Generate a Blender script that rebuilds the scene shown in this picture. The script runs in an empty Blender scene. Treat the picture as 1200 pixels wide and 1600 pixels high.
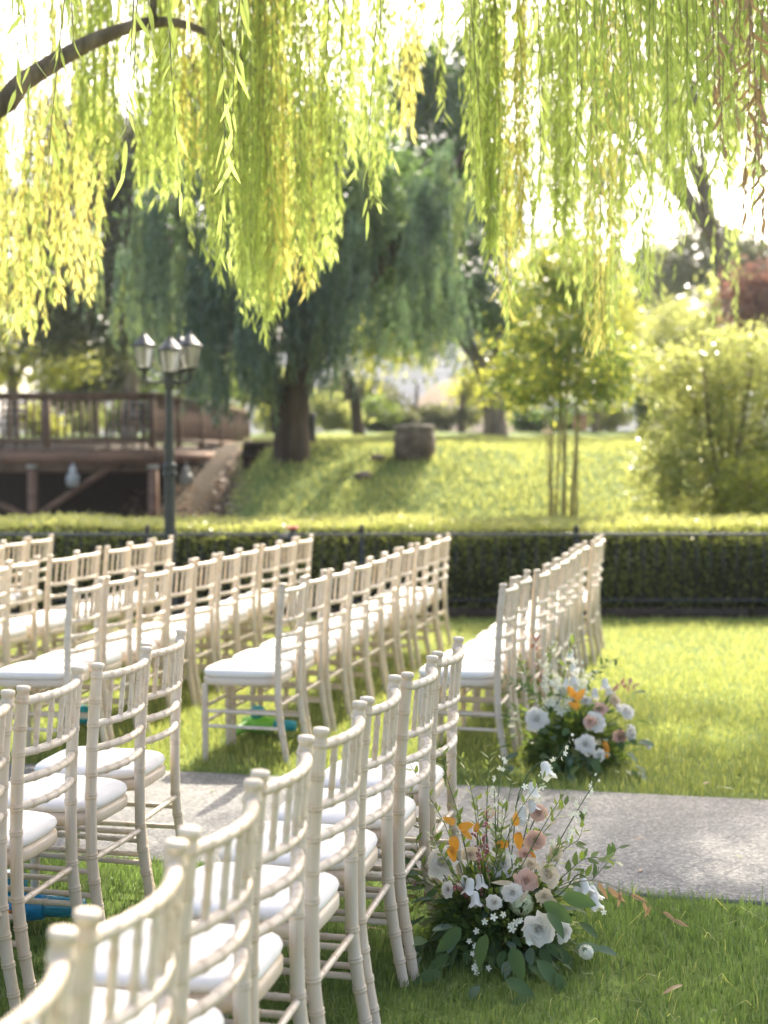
import bpy, math, random
import numpy as np
from mathutils import Vector, Matrix
random.seed(7); rng = np.random.default_rng(7)
R = math.radians
SC = bpy.context.scene
COL = SC.collection

# ------------------------------------------------------------------ camera
FPX, EYE, HORIZON = 2222.0, 1.575, 705.0          # focal length in photo pixels, eye height, horizon row
PITCH = math.atan((800 - HORIZON) / FPX)
cam = bpy.data.cameras.new('camera'); camo = bpy.data.objects.new('camera', cam); COL.objects.link(camo)
cam.sensor_fit = 'VERTICAL'; cam.sensor_height = 36; cam.lens = FPX / 1600 * 36
camo.location = (0, 0, EYE); camo.rotation_euler = (math.pi / 2 - PITCH, 0, 0)
cam.clip_start = .05; cam.clip_end = 20000
cam.dof.use_dof = True; cam.dof.focus_distance = 4.35; cam.dof.aperture_fstop = 2.3
SC.camera = camo

# ------------------------------------------------------------------ world, sun, exposure
SUN_AZ, SUN_EL = R(16), R(41)                      # azimuth to the right of the view direction
w = bpy.data.worlds.new('World'); SC.world = w; w.use_nodes = True
wn = w.node_tree.nodes; wl = w.node_tree.links
sky = wn.new('ShaderNodeTexSky'); sky.sky_type = 'NISHITA'; sky.sun_disc = False
sky.sun_elevation = SUN_EL; sky.sun_rotation = SUN_AZ
sky.dust_density = 5.0; sky.air_density = 0.75; sky.ozone_density = 0.4
wl.new(sky.outputs[0], wn['Background'].inputs[0]); wn['Background'].inputs[1].default_value = 0.15
sl = bpy.data.lights.new('sun', 'SUN'); sl.energy = 3.4; sl.angle = R(.6); sl.color = (1, .92, .78)
so = bpy.data.objects.new('sun', sl); COL.objects.link(so)
SUNV = Vector((math.sin(SUN_AZ) * math.cos(SUN_EL), math.cos(SUN_AZ) * math.cos(SUN_EL), math.sin(SUN_EL)))
so.rotation_euler = SUNV.to_track_quat('Z', 'Y').to_euler()
vs = SC.view_settings; vs.view_transform = 'Standard'; vs.look = 'None'; vs.exposure = 1.95; vs.gamma = 1
SC.cycles.use_denoising = True
SC.cycles.max_bounces = 6; SC.cycles.diffuse_bounces = 3; SC.cycles.glossy_bounces = 2
SC.cycles.transmission_bounces = 4; SC.cycles.transparent_max_bounces = 4; SC.cycles.volume_bounces = 0
SC.cycles.sample_clamp_indirect = 6

# ------------------------------------------------------------------ helpers
def ray(px, py):
    dx, dy = (px - 600) / FPX, (800 - py) / FPX
    c, s = math.cos(PITCH), math.sin(PITCH)
    return Vector((dx, c + s * dy, -s + c * dy))
def P(px, py, Y):                                  # the point of the place seen at photo pixel px,py, Y metres ahead
    d = ray(px, py); d = d * (Y / d.y); return Vector((d.x, d.y, d.z + EYE))
def G(px, py, z=0.0):                              # the same on a level of height z
    d = ray(px, py); t = (z - EYE) / d.z; return Vector((d.x * t, d.y * t, z))

def tag(o, label=None, cat=None, group=None, kind=None):
    if label: o['label'] = label
    if cat: o['category'] = cat
    if group: o['group'] = group
    if kind: o['kind'] = kind
    return o
def empty(name, loc=(0, 0, 0), rz=0.0):
    o = bpy.data.objects.new(name, None); o.location = loc; o.rotation_euler = (0, 0, rz)
    o.empty_display_size = .1; COL.objects.link(o); return o
def link(name, me, parent=None, loc=None, rot=None, scale=None, off=None):
    o = bpy.data.objects.new(name, me); COL.objects.link(o)
    if parent: o.parent = parent
    if loc is not None: o.location = loc
    if rot is not None: o.rotation_euler = rot
    if scale is not None: o.scale = scale if hasattr(scale, '__len__') else (scale,) * 3
    return o

class MB:
    """collects vertices and faces for one mesh"""
    def __init__(s): s.v = []; s.f = []; s.n = 0; s.w = []; s.wear = False
    def add(s, verts, faces, wear=None):
        verts = np.asarray(verts, dtype=np.float64).reshape(-1, 3)
        s.v.append(verts); s.f.append((np.asarray(faces, dtype=np.int64) + s.n)); s.n += len(verts)
        if wear is not None: s.wear = True
        s.w.append(np.zeros(len(verts)) if wear is None else np.asarray(wear, dtype=np.float64))
    def box(s, c, size, rz=0, M=None):
        x, y, z = [k / 2 for k in size]
        v = np.array([(i, j, k) for k in (-z, z) for j in (-y, y) for i in (-x, x)])
        if rz: cs, sn = math.cos(rz), math.sin(rz); v[:, :2] = v[:, :2] @ np.array([[cs, sn], [-sn, cs]])
        if M is not None: v = v @ np.array(M.to_3x3()).T
        s.add(v + np.array(c), [(0, 2, 3, 1), (4, 5, 7, 6), (0, 1, 5, 4), (2, 6, 7, 3), (0, 4, 6, 2), (1, 3, 7, 5)])
    def bar(s, a, b, wx, wy):
        a = Vector(a); b = Vector(b); d = b - a
        M = d.to_track_quat('Z', 'Y').to_matrix()
        s.box((a + b) / 2, (wx, wy, d.length), M=M)
    def tube(s, pts, rad, sides=8, wear=None, caps=True):
        pts = np.asarray(pts, dtype=np.float64); n = len(pts)
        rad = np.full(n, rad, dtype=np.float64) if np.isscalar(rad) else np.asarray(rad, dtype=np.float64)
        t = np.gradient(pts, axis=0); t /= np.linalg.norm(t, axis=1)[:, None] + 1e-12
        ref = np.array([0, 0, 1.0]) if abs(t[:, 2]).mean() < .8 else np.array([1.0, 0, 0])
        u = np.cross(t, ref); u /= np.linalg.norm(u, axis=1)[:, None] + 1e-12
        v = np.cross(t, u)
        a = np.linspace(0, 2 * np.pi, sides, endpoint=False)
        ring = (np.cos(a)[None, :, None] * u[:, None, :] + np.sin(a)[None, :, None] * v[:, None, :]) * rad[:, None, None] + pts[:, None, :]
        i = np.arange(n - 1)[:, None] * sides; j = np.arange(sides)[None, :]; j2 = (j + 1) % sides
        f = np.stack([i + j, i + j2, i + sides + j2, i + sides + j], -1).reshape(-1, 4)
        vv = ring.reshape(-1, 3); ww = None if wear is None else np.repeat(np.asarray(wear, float), sides)
        s.add(vv, f, ww)
        if caps:
            for k in (0, n - 1):
                base = vv[k * sides:(k + 1) * sides]; cc = base.mean(0)
                fs = [(q, (q + 1) % sides, sides) if k else ((q + 1) % sides, q, sides) for q in range(sides)]
                s.add_tri(np.vstack([base, cc]), fs, None if wear is None else np.full(sides + 1, wear[k]))
    def add_tri(s, verts, faces, wear=None):
        f = np.asarray(faces, dtype=np.int64)
        s.add(verts, np.hstack([f, np.full((len(f), 1), -10**9)]), wear)
    def mesh(s, name, mat, smooth=False):
        V = np.vstack(s.v).astype(np.float32); F = np.vstack(s.f)
        tri = F[:, 3] < 0
        cnt = np.where(tri, 3, 4); start = np.concatenate([[0], np.cumsum(cnt)[:-1]])
        flat = F.reshape(-1); flat = flat[flat >= 0]
        me = bpy.data.meshes.new(name)
        me.vertices.add(len(V)); me.vertices.foreach_set('co', V.ravel())
        me.loops.add(len(flat)); me.loops.foreach_set('vertex_index', flat.astype(np.int32))
        me.polygons.add(len(F)); me.polygons.foreach_set('loop_start', start.astype(np.int32))
        if smooth: me.polygons.foreach_set('use_smooth', np.ones(len(F), dtype=bool))
        if s.wear:
            at = me.attributes.new('wear', 'FLOAT', 'POINT'); at.data.foreach_set('value', np.concatenate(s.w).astype(np.float32))
        me.update(calc_edges=True)
        if mat is not None: me.materials.append(M[mat] if isinstance(mat, str) else mat)
        return me
    def build(s, name, mat, parent=None, smooth=False, **k):
        return link(name, s.mesh(name, mat, smooth), parent, **k)

def norm(a): return a / (np.linalg.norm(a, axis=-1, keepdims=True) + 1e-9)
def kites(mb, p, t, sd, L, W, mid=.42, droop=0.0):
    """many simple pointed leaves at once: base p, direction t, side vector sd"""
    L = np.asarray(L)[:, None]; W = np.asarray(W)[:, None]
    n = len(p); m = p + t * L * mid; tip = p + t * L - np.array([0, 0, 1.0]) * L * droop
    v = np.stack([p, m + sd * W / 2, tip, m - sd * W / 2], 1).reshape(-1, 3)
    f = np.arange(n * 4).reshape(-1, 4); mb.add(v, f)
def lances(mb, p, t, sd, L, W, curl=0.0):
    """finer, bent leaves of six triangles or so"""
    L = np.asarray(L)[:, None]; W = np.asarray(W)[:, None]; n = len(p)
    nn = norm(np.cross(t, sd)); c = curl if np.isscalar(curl) else np.asarray(curl)[:, None]
    a = p + t * L * .30 + nn * L * c * .35; b = p + t * L * .66 + nn * L * c * .55; tip = p + t * L + nn * L * c * .2
    v = np.stack([p, a + sd * W / 2, a - sd * W / 2, b + sd * W * .38, b - sd * W * .38, tip], 1).reshape(-1, 3)
    k = np.arange(n)[:, None] * 6
    mb.add_tri(v, np.concatenate([k + [0, 1, 2]]), None)
    s0 = mb.n - len(v)
    mb.f.append(np.concatenate([k + [1, 3, 4, 2]]) + s0)
    ft = np.concatenate([k + [3, 5, 4]]) + s0; mb.f.append(np.hstack([ft, np.full((n, 1), -10**9)]))
def rdir(n, zlo=-1.0, zhi=1.0):
    z = rng.uniform(zlo, zhi, n); a = rng.uniform(0, 2 * np.pi, n); r = np.sqrt(np.clip(1 - z * z, 0, 1))
    return np.stack([r * np.cos(a), r * np.sin(a), z], 1)
def perp(t):
    r = rdir(len(t)); return norm(np.cross(t, r))

# ------------------------------------------------------------------ materials
M = {}
def mat(name, build):
    m = bpy.data.materials.new(name); m.use_nodes = True; nt = m.node_tree
    for n in list(nt.nodes): nt.nodes.remove(n)
    out = nt.nodes.new('ShaderNodeOutputMaterial')
    def N(t, **kw):
        n = nt.nodes.new('ShaderNode' + t)
        for k, v in kw.items():
            if k == 'inp':
                for a, b in v.items(): n.inputs[a].default_value = b
            else: setattr(n, k, v)
        return n
    L = lambda a, b: nt.links.new(a, b)
    L(build(N, L), out.inputs[0]); M[name] = m; return m
def rgba(c): return (c[0], c[1], c[2], 1)
def ramp(N, stops):
    r = N('ValToRGB'); e = r.color_ramp.elements
    while len(e) < len(stops): e.new(.5)
    for k, (p, c) in enumerate(stops): e[k].position = p; e[k].color = rgba(c)
    return r
def foliage(name, cols, trans, tf=.5, rough=.45, spec=.35, patchy=False):
    """leaf cards: colour per leaf, part of the light passes through"""
    def b(N, L):
        g = N('NewGeometry'); r = ramp(N, [(i / (len(cols) - 1), c) for i, c in enumerate(cols)])
        if patchy:
            pn = N('TexNoise', inp={'Scale': 1.7, 'Detail': 4.0, 'Roughness': .6}); L(g.outputs['Position'], pn.inputs['Vector'])
            pa = N('MapRange', inp={'From Min': .32, 'From Max': .68, 'To Min': -.28, 'To Max': .28}); L(pn.outputs[0], pa.inputs['Value'])
            sm = N('Math', operation='ADD', use_clamp=True); L(g.outputs['Random Per Island'], sm.inputs[0]); L(pa.outputs[0], sm.inputs[1]); L(sm.outputs[0], r.inputs[0])
        else: L(g.outputs['Random Per Island'], r.inputs[0])
        pr = N('BsdfPrincipled', inp={'Roughness': rough, 'Specular IOR Level': spec}); L(r.outputs[0], pr.inputs['Base Color'])
        mx = N('MixRGB', blend_type='MULTIPLY', inp={'Fac': 1.0}); mx.inputs[2].default_value = rgba(trans)
        r2 = ramp(N, [(0, (.75, .75, .75)), (1, (1.25, 1.2, 1.2))]); L(g.outputs['Random Per Island'], r2.inputs[0])
        L(r2.outputs[0], mx.inputs[1])
        tr = N('BsdfTranslucent'); L(mx.outputs[0], tr.inputs[0])
        ms = N('MixShader', inp={'Fac': tf}); L(pr.outputs[0], ms.inputs[1]); L(tr.outputs[0], ms.inputs[2])
        return ms.outputs[0]
    return mat(name, b)
def plain(name, col, rough=.6, spec=.3, var=.12, scale=8.0, metal=0.0, bump=0.0, stretch=(1, 1, 1), col2=None):
    def b(N, L):
        tc = N('TexCoord'); mp = N('Mapping'); mp.inputs['Scale'].default_value = stretch; L(tc.outputs['Object'], mp.inputs[0])
        n = N('TexNoise', inp={'Scale': scale, 'Detail': 5.0, 'Roughness': .6}); L(mp.outputs[0], n.inputs['Vector'])
        c2 = col2 or tuple(k * (1 - var * 2) for k in col)
        r = ramp(N, [(.3, c2), (.7, tuple(min(1, k * (1 + var)) for k in col))]); L(n.outputs[0], r.inputs[0])
        pr = N('BsdfPrincipled', inp={'Roughness': rough, 'Specular IOR Level': spec, 'Metallic': metal}); L(r.outputs[0], pr.inputs['Base Color'])
        if bump:
            bp = N('Bump', inp={'Strength': bump, 'Distance': .01}); L(n.outputs[0], bp.inputs['Height']); L(bp.outputs[0], pr.inputs['Normal'])
        return pr.outputs[0]
    return mat(name, b)

def petal(name, col, trans=.3, deep=None):
    def b(N, L):
        tc = N('TexCoord'); n = N('TexNoise', inp={'Scale': 30.0, 'Detail': 3.0}); L(tc.outputs['Object'], n.inputs['Vector'])
        r = ramp(N, [(.35, deep or tuple(k * .88 for k in col)), (.65, col)]); L(n.outputs[0], r.inputs[0])
        pr = N('BsdfPrincipled', inp={'Roughness': .55, 'Specular IOR Level': .2}); L(r.outputs[0], pr.inputs['Base Color'])
        tr = N('BsdfTranslucent'); L(r.outputs[0], tr.inputs[0])
        ms = N('MixShader', inp={'Fac': trans}); L(pr.outputs[0], ms.inputs[1]); L(tr.outputs[0], ms.inputs[2]); return ms.outputs[0]
    return mat(name, b)

def m_paint(N, L):                                   # lime-washed turned wood: cream paint, wood rubbed through at the rings
    tc = N('TexCoord'); oi = N('ObjectInfo')
    ad = N('VectorMath', operation='ADD'); L(tc.outputs['Object'], ad.inputs[0])
    mu = N('VectorMath', operation='SCALE'); mu.inputs[0].default_value = (13, 7, 3); L(oi.outputs['Random'], mu.inputs['Scale']); L(mu.outputs[0], ad.inputs[1])
    mp = N('Mapping'); mp.inputs['Scale'].default_value = (1, 1, .07); L(ad.outputs[0], mp.inputs[0])
    st = N('TexNoise', inp={'Scale': 150.0, 'Detail': 4.0, 'Roughness': .65}); L(mp.outputs[0], st.inputs['Vector'])
    pt = N('TexNoise', inp={'Scale': 9.0, 'Detail': 3.0}); L(ad.outputs[0], pt.inputs['Vector'])
    s1 = N('MapRange', inp={'From Min': .46, 'From Max': .72}); L(st.outputs[0], s1.inputs['Value'])
    s2 = N('MapRange', inp={'From Min': .40, 'From Max': .70}); L(pt.outputs[0], s2.inputs['Value'])
    m1 = N('Math', operation='MULTIPLY'); L(s1.outputs[0], m1.inputs[0]); L(s2.outputs[0], m1.inputs[1])
    at = N('Attribute', attribute_name='wear')
    wv = N('Math', operation='MULTIPLY', inp={1: .68}); L(at.outputs['Fac'], wv.inputs[0])
    wv2 = N('MapRange', inp={'From Min': .3, 'From Max': .6, 'To Min': .35, 'To Max': 1.0}); L(pt.outputs[0], wv2.inputs['Value'])
    wv3 = N('Math', operation='MULTIPLY'); L(wv.outputs[0], wv3.inputs[0]); L(wv2.outputs[0], wv3.inputs[1])
    m2 = N('Math', operation='MULTIPLY_ADD', inp={1: .72}, use_clamp=True); L(m1.outputs[0], m2.inputs[0]); L(wv3.outputs[0], m2.inputs[2])
    base = ramp(N, [(0, (.66, .575, .465)), (1, (.60, .50, .385))]); L(oi.outputs['Random'], base.inputs[0])
    mx = N('MixRGB'); mx.inputs[2].default_value = (.50, .35, .19, 1); L(m2.outputs[0], mx.inputs[0]); L(base.outputs[0], mx.inputs[1])
    pr = N('BsdfPrincipled', inp={'Roughness': .42, 'Specular IOR Level': .4}); L(mx.outputs[0], pr.inputs['Base Color'])
    bp = N('Bump', inp={'Strength': .15, 'Distance': .002}); L(st.outputs[0], bp.inputs['Height']); L(bp.outputs[0], pr.inputs['Normal'])
    return pr.outputs[0]
mat('chair_paint', m_paint)
def m_cushion(N, L):
    tc = N('TexCoord'); n = N('TexNoise', inp={'Scale': 14.0, 'Detail': 4.0}); L(tc.outputs['Object'], n.inputs['Vector'])
    wv = N('TexNoise', inp={'Scale': 900.0, 'Detail': 1.0}); L(tc.outputs['Object'], wv.inputs['Vector'])
    r = ramp(N, [(.3, (.74, .70, .64)), (.7, (.80, .76, .70))]); L(n.outputs[0], r.inputs[0])
    pr = N('BsdfPrincipled', inp={'Roughness': .75, 'Specular IOR Level': .15, 'Sheen Weight': .1}); L(r.outputs[0], pr.inputs['Base Color'])
    a = N('Math', operation='MULTIPLY_ADD', inp={1: .08}); L(wv.outputs[0], a.inputs[0]); L(n.outputs[0], a.inputs[2])
    bp = N('Bump', inp={'Strength': .35, 'Distance': .004}); L(a.outputs[0], bp.inputs['Height']); L(bp.outputs[0], pr.inputs['Normal'])
    return pr.outputs[0]
mat('cushion', m_cushion)
plain('steel', (.45, .45, .46), .35, .5, metal=1.0)

def m_path(N, L):                                    # washed aggregate concrete
    tc = N('TexCoord')
    v = N('TexVoronoi', inp={'Scale': 95.0, 'Randomness': 1.0}); L(tc.outputs['Object'], v.inputs['Vector'])
    n = N('TexNoise', inp={'Scale': 2.2, 'Detail': 6.0, 'Roughness': .65}); L(tc.outputs['Object'], n.inputs['Vector'])
    f = N('TexNoise', inp={'Scale': 320.0, 'Detail': 2.0}); L(tc.outputs['Object'], f.inputs['Vector'])
    sp = N('SeparateXYZ'); L(v.outputs['Color'], sp.inputs[0])
    r = ramp(N, [(0, (.10, .098, .094)), (.35, (.165, .160, .150)), (.7, (.20, .194, .181)), (1, (.31, .295, .265))]); L(sp.outputs[0], r.inputs[0])
    d = N('MapRange', inp={'From Min': .25, 'From Max': .75, 'To Min': .70, 'To Max': 1.18}); L(n.outputs[0], d.inputs['Value'])
    mx = N('MixRGB', blend_type='MULTIPLY', inp={'Fac': 1.0}); L(r.outputs[0], mx.inputs[1]); L(d.outputs[0], mx.inputs[2])
    pr = N('BsdfPrincipled', inp={'Roughness': .8, 'Specular IOR Level': .3}); L(mx.outputs[0], pr.inputs['Base Color'])
    a = N('Math', operation='MULTIPLY_ADD', inp={1: -.8}); L(v.outputs['Distance'], a.inputs[0]); L(f.outputs[0], a.inputs[2])
    bp = N('Bump', inp={'Strength': .7, 'Distance': .004}); L(a.outputs[0], bp.inputs['Height']); L(bp.outputs[0], pr.inputs['Normal'])
    return pr.outputs[0]
mat('path', m_path)
def m_lawn(N, L):                                    # turf under the blades; bare leaf-strewn soil on the bank below the deck
    tc = N('TexCoord'); g = N('NewGeometry')
    n = N('TexNoise', inp={'Scale': 1.3, 'Detail': 6.0, 'Roughness': .65}); L(g.outputs['Position'], n.inputs['Vector'])
    f = N('TexNoise', inp={'Scale': 26.0, 'Detail': 5.0, 'Roughness': .7}); L(g.outputs['Position'], f.inputs['Vector'])
    r = ramp(N, [(.25, (.05, .085, .025)), (.5, (.13, .18, .045)), (.78, (.24, .26, .08))])
    a = N('Math', operation='MULTIPLY_ADD', inp={1: .5}); L(f.outputs[0], a.inputs[0])
    h = N('Math', operation='MULTIPLY', inp={1: .5}); L(n.outputs[0], h.inputs[0]); L(h.outputs[0], a.inputs[2]); L(a.outputs[0], r.inputs[0])
    s = N('SeparateXYZ'); L(g.outputs['Position'], s.inputs[0])
    e = N('Math', operation='MULTIPLY_ADD', inp={1: 1.6}); L(n.outputs[0], e.inputs[0]); L(s.outputs[0], e.inputs[2])      # x + noise
    mx_ = N('MapRange', inp={'From Min': -1.0, 'From Max': -1.5}); L(e.outputs[0], mx_.inputs['Value'])
    my0 = N('MapRange', inp={'From Min': 14.6, 'From Max': 15.0}); L(s.outputs[1], my0.inputs['Value'])
    my1 = N('MapRange', inp={'From Min': 31.5, 'From Max': 30.5}); L(s.outputs[1], my1.inputs['Value'])
    q1 = N('Math', operation='MULTIPLY'); L(mx_.outputs[0], q1.inputs[0]); L(my0.outputs[0], q1.inputs[1])
    q2 = N('Math', operation='MULTIPLY'); L(q1.outputs[0], q2.inputs[0]); L(my1.outputs[0], q2.inputs[1])
    soil = ramp(N, [(.3, (.030, .022, .013)), (.55, (.062, .045, .027)), (.75, (.13, .095, .06))]); L(f.outputs[0], soil.inputs[0])
    mm = N('MixRGB'); L(q2.outputs[0], mm.inputs[0]); L(r.outputs[0], mm.inputs[1]); L(soil.outputs[0], mm.inputs[2])
    far = N('MapRange', inp={'From Min': 60.0, 'From Max': 130.0}); L(s.outputs[1], far.inputs['Value'])
    m3 = N('MixRGB'); m3.inputs[2].default_value = (.26, .20, .11, 1); L(far.outputs[0], m3.inputs[0]); L(mm.outputs[0], m3.inputs[1])
    pr = N('BsdfPrincipled', inp={'Roughness': .9, 'Specular IOR Level': .1}); L(m3.outputs[0], pr.inputs['Base Color'])
    bp = N('Bump', inp={'Strength': .8, 'Distance': .03}); L(f.outputs[0], bp.inputs['Height']); L(bp.outputs[0], pr.inputs['Normal'])
    return pr.outputs[0]
mat('lawn', m_lawn)
foliage('grass', [(.030, .070, .018), (.050, .100, .026), (.082, .132, .036), (.17, .175, .068)], (.23, .36, .08), .38, .4, .4, patchy=True)  # near blades: the willow's shade is put into the darker green
foliage('grass_mid', [(.05, .095, .022), (.085, .135, .032), (.15, .185, .05), (.27, .25, .10)], (.42, .49, .11), .41, .4, .4, patchy=True)  # halfway between the shade-toned and sun-toned blade colours
foliage('grass_sun_dry', [(.16, .20, .055), (.225, .25, .075), (.33, .31, .13)], (.56, .60, .17), .42, .5, .25, patchy=True)  # sunlight put into the yellow blade colour; also serves the dry straw
foliage('willow', [(.14, .21, .045), (.18, .24, .055), (.22, .26, .065), (.29, .28, .08)], (.66, .80, .21), .60, .4, .4)
foliage('willow_gold', [(.20, .23, .035), (.26, .25, .035), (.36, .26, .07)], (.86, .80, .24), .62, .4, .35)
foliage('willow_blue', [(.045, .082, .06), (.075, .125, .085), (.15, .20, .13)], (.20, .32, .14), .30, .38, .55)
foliage('willow_lit', [(.10, .15, .07), (.15, .20, .09), (.21, .24, .12)], (.34, .44, .13), .36, .4, .5)  # sunlit bunches of the big willow, put into a paler leaf colour
foliage('leaf_mid', [(.05, .09, .022), (.085, .13, .03), (.13, .18, .05)], (.30, .42, .07), .38, .45, .45)
foliage('leaf_olive', [(.07, .085, .035), (.10, .12, .05), (.15, .15, .07)], (.22, .24, .09), .3, .5, .4)
foliage('leaf_pale', [(.16, .20, .06), (.23, .26, .08), (.32, .32, .14)], (.58, .62, .18), .45, .35, .6)
foliage('leaf_lime', [(.12, .16, .03), (.17, .20, .035), (.24, .24, .05)], (.60, .62, .10), .5, .45, .4)
foliage('hedge_leaf', [(.11, .15, .04), (.18, .225, .06), (.28, .30, .09), (.42, .38, .16)], (.55, .62, .13), .42, .3, .6)
foliage('hedge_sun_top', [(.20, .23, .06), (.27, .29, .09), (.34, .33, .14)], (.60, .62, .18), .4, .35, .5)  # top leaves lightened for the sun falling on them
foliage('leaf_red', [(.16, .06, .05), (.26, .13, .10), (.20, .15, .10)], (.42, .20, .14), .35, .45, .5)
foliage('leaf_dry', [(.30, .19, .10), (.38, .26, .15), (.27, .15, .07)], (.50, .32, .16), .35, .5, .3)
foliage('leaf_dark', [(.032, .066, .024), (.05, .095, .034), (.085, .14, .05)], (.20, .34, .09), .30, .6, .2)
foliage('leaf_blue', [(.085, .135, .09), (.12, .17, .115)], (.22, .34, .14), .28, .6, .2)
foliage('leaf_light', [(.10, .15, .04), (.15, .20, .05), (.22, .21, .06)], (.35, .45, .10), .4, .42, .4)
foliage('leaf_orange', [(.52, .21, .025), (.62, .30, .04), (.55, .25, .03)], (.75, .34, .04), .35, .5, .3)
plain('stem_green', (.10, .15, .05), .5, .3, .2, 30)
plain('twig', (.24, .19, .09), .6, .3, .2, 30)
plain('bark', (.22, .165, .12), .9, .15, .35, 9, bump=1.0, stretch=(1, 1, .25))
plain('bark_dark', (.085, .060, .042), .9, .15, .35, 6, bump=1.0, stretch=(1, 1, .2))
plain('bamboo', (.30, .25, .08), .45, .4, .2, 12, stretch=(1, 1, .2))
plain('deck_wood', (.19, .125, .085), .7, .25, .25, 5, bump=.3, stretch=(1, 1, .3))
plain('deck_red', (.26, .15, .095), .7, .25, .25, 5, bump=.3, stretch=(.3, 1, 1))
plain('rock', (.17, .125, .095), .9, .2, .35, 7, bump=.8)
plain('rock_sunlit', (.34, .28, .22), .9, .2, .25, 9, bump=.8)
plain('iron', (.018, .020, .021), .35, .5, .1, 20)
plain('rail_iron', (.10, .095, .095), .28, .7, .1, 20)  # greyer than the other iron: sky glint on the rail put into the colour
plain('lamp_iron', (.032, .037, .037), .5, .35, .12, 20)
plain('edging', (.055, .042, .035), .9, .1, .3, 12)
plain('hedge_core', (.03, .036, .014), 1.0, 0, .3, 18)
plain('hill_dry', (.36, .26, .155), 1.0, 0, .2, .04)
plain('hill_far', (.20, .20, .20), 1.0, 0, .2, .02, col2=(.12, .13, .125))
plain('toy_blue', (.02, .26, .52), .3, .5, .08, 30)
plain('toy_clear', (.03, .24, .34), .12, .6, .08, 30)
plain('toy_orange', (.75, .25, .05), .4, .4, .05, 30)
plain('toy_green', (.22, .58, .05), .3, .5, .08, 30)
plain('toy_teal', (.02, .36, .42), .3, .5, .08, 30)
plain('red_paint', (.55, .04, .03), .4, .5, .08, 30)
plain('pale_plastic', (.42, .42, .37), .5, .4, .1, 12)
plain('pink_post', (.50, .26, .21), .8, .2, .1, 8)
plain('render_white', (.62, .60, .55), .8, .2, .1, 4)
petal('rose_white', (.88, .85, .77), .38, (.86, .80, .68))
petal('rose_cream', (.84, .76, .58), .38, (.80, .62, .38))
petal('rose_peach', (.82, .60, .46), .38, (.76, .48, .34))
petal('bell_white', (.84, .82, .76), .3, (.78, .77, .68))
petal('floret_white', (.85, .83, .74), .25, (.76, .78, .58))
petal('hydrangea', (.72, .75, .52), .3, (.60, .68, .40))
petal('berry_pink', (.50, .20, .18), .15, (.36, .12, .10))
petal('straw', (.66, .58, .44), .3, (.52, .42, .28))
def m_glass(N, L):
    pr = N('BsdfPrincipled', inp={'Base Color': (.62, .59, .53, 1), 'Roughness': .35, 'Transmission Weight': .55, 'IOR': 1.3}); return pr.outputs[0]
mat('lantern_glass', m_glass)
def m_bulb(N, L):
    e = N('Emission', inp={'Color': (1, .86, .66, 1), 'Strength': 2.2}); return e.outputs[0]
mat('bulb', m_bulb)
plain('bulb_glass', (.80, .76, .68), .15, .6, .05, 30)

# ================================================================== THE SETTING
TH = R(12.8)                                        # the rows run this much to the right of the view
DV = Vector((math.sin(TH), math.cos(TH), 0))        # along the rows, away from the camera
PV = Vector((math.cos(TH), -math.sin(TH), 0))       # along the path, to the right
def sstep(a, b, x): t = np.clip((x - a) / (b - a), 0, 1); return t * t * (3 - 2 * t)
def zt(x, y):
    """height of the ground: level lawn, grassy bank, gently rising upper lawn, valley behind"""
    x = np.asarray(x, float); y = np.asarray(y, float)
    k = sstep(-1.5, -3.3, x) * 8.6                  # below the deck the bank lies further back
    up = np.clip((y - 14.5 - k) / (5.5), 0, 1)
    bank = 1.6 * (up * .86 + .14 * sstep(0, 1, up))
    lawn = np.clip(y - 20, 0, 25) * .0235
    lawn = np.where(k > 4, np.clip(y - 28.5, 0, 18) * .0235 + .10 * sstep(28, 30, y), lawn)
    val = -np.clip(y - 50, 0, 90) * .07
    und = .05 * np.sin(x * 1.1 + y * .7) * np.clip(up * 2, 0, 1) + .03 * np.sin(x * 2.7 - y * 1.3) * np.clip(up * 2, 0, 1)
    return bank + lawn + val + und
def grid_sheet(name, xs, ys, zf, m):
    X, Y = np.meshgrid(xs, ys); Z = zf(X, Y); nx, ny = len(xs), len(ys)
    mb = MB(); i = np.arange(ny - 1)[:, None] * nx; j = np.arange(nx - 1)[None, :]
    mb.add(np.stack([X, Y, Z], -1).reshape(-1, 3), np.stack([i + j, i + j + 1, i + nx + j + 1, i + nx + j], -1).reshape(-1, 4))
    return mb.build(name, m, smooth=True)
xs = np.concatenate([[-900, -600, -250, -110, -60, -35, -22], np.arange(-14, 14.01, .3), [22, 35, 60, 110, 250, 600, 900]])
ys = np.concatenate([[-250, -60, -20, -6], np.arange(0, 14, .5), np.arange(14, 36, .3), [40, 45, 50, 55, 62, 75, 95, 130, 200, 300, 450, 700, 900]])
tag(grid_sheet('lawn', xs, ys, zt, 'lawn'), 'sunlit mown lawn rising to a grassy bank', 'lawn', kind='structure')

def line_at(pt, vec, X): return pt[1] + (X - pt[0]) * vec[1] / vec[0]
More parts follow.
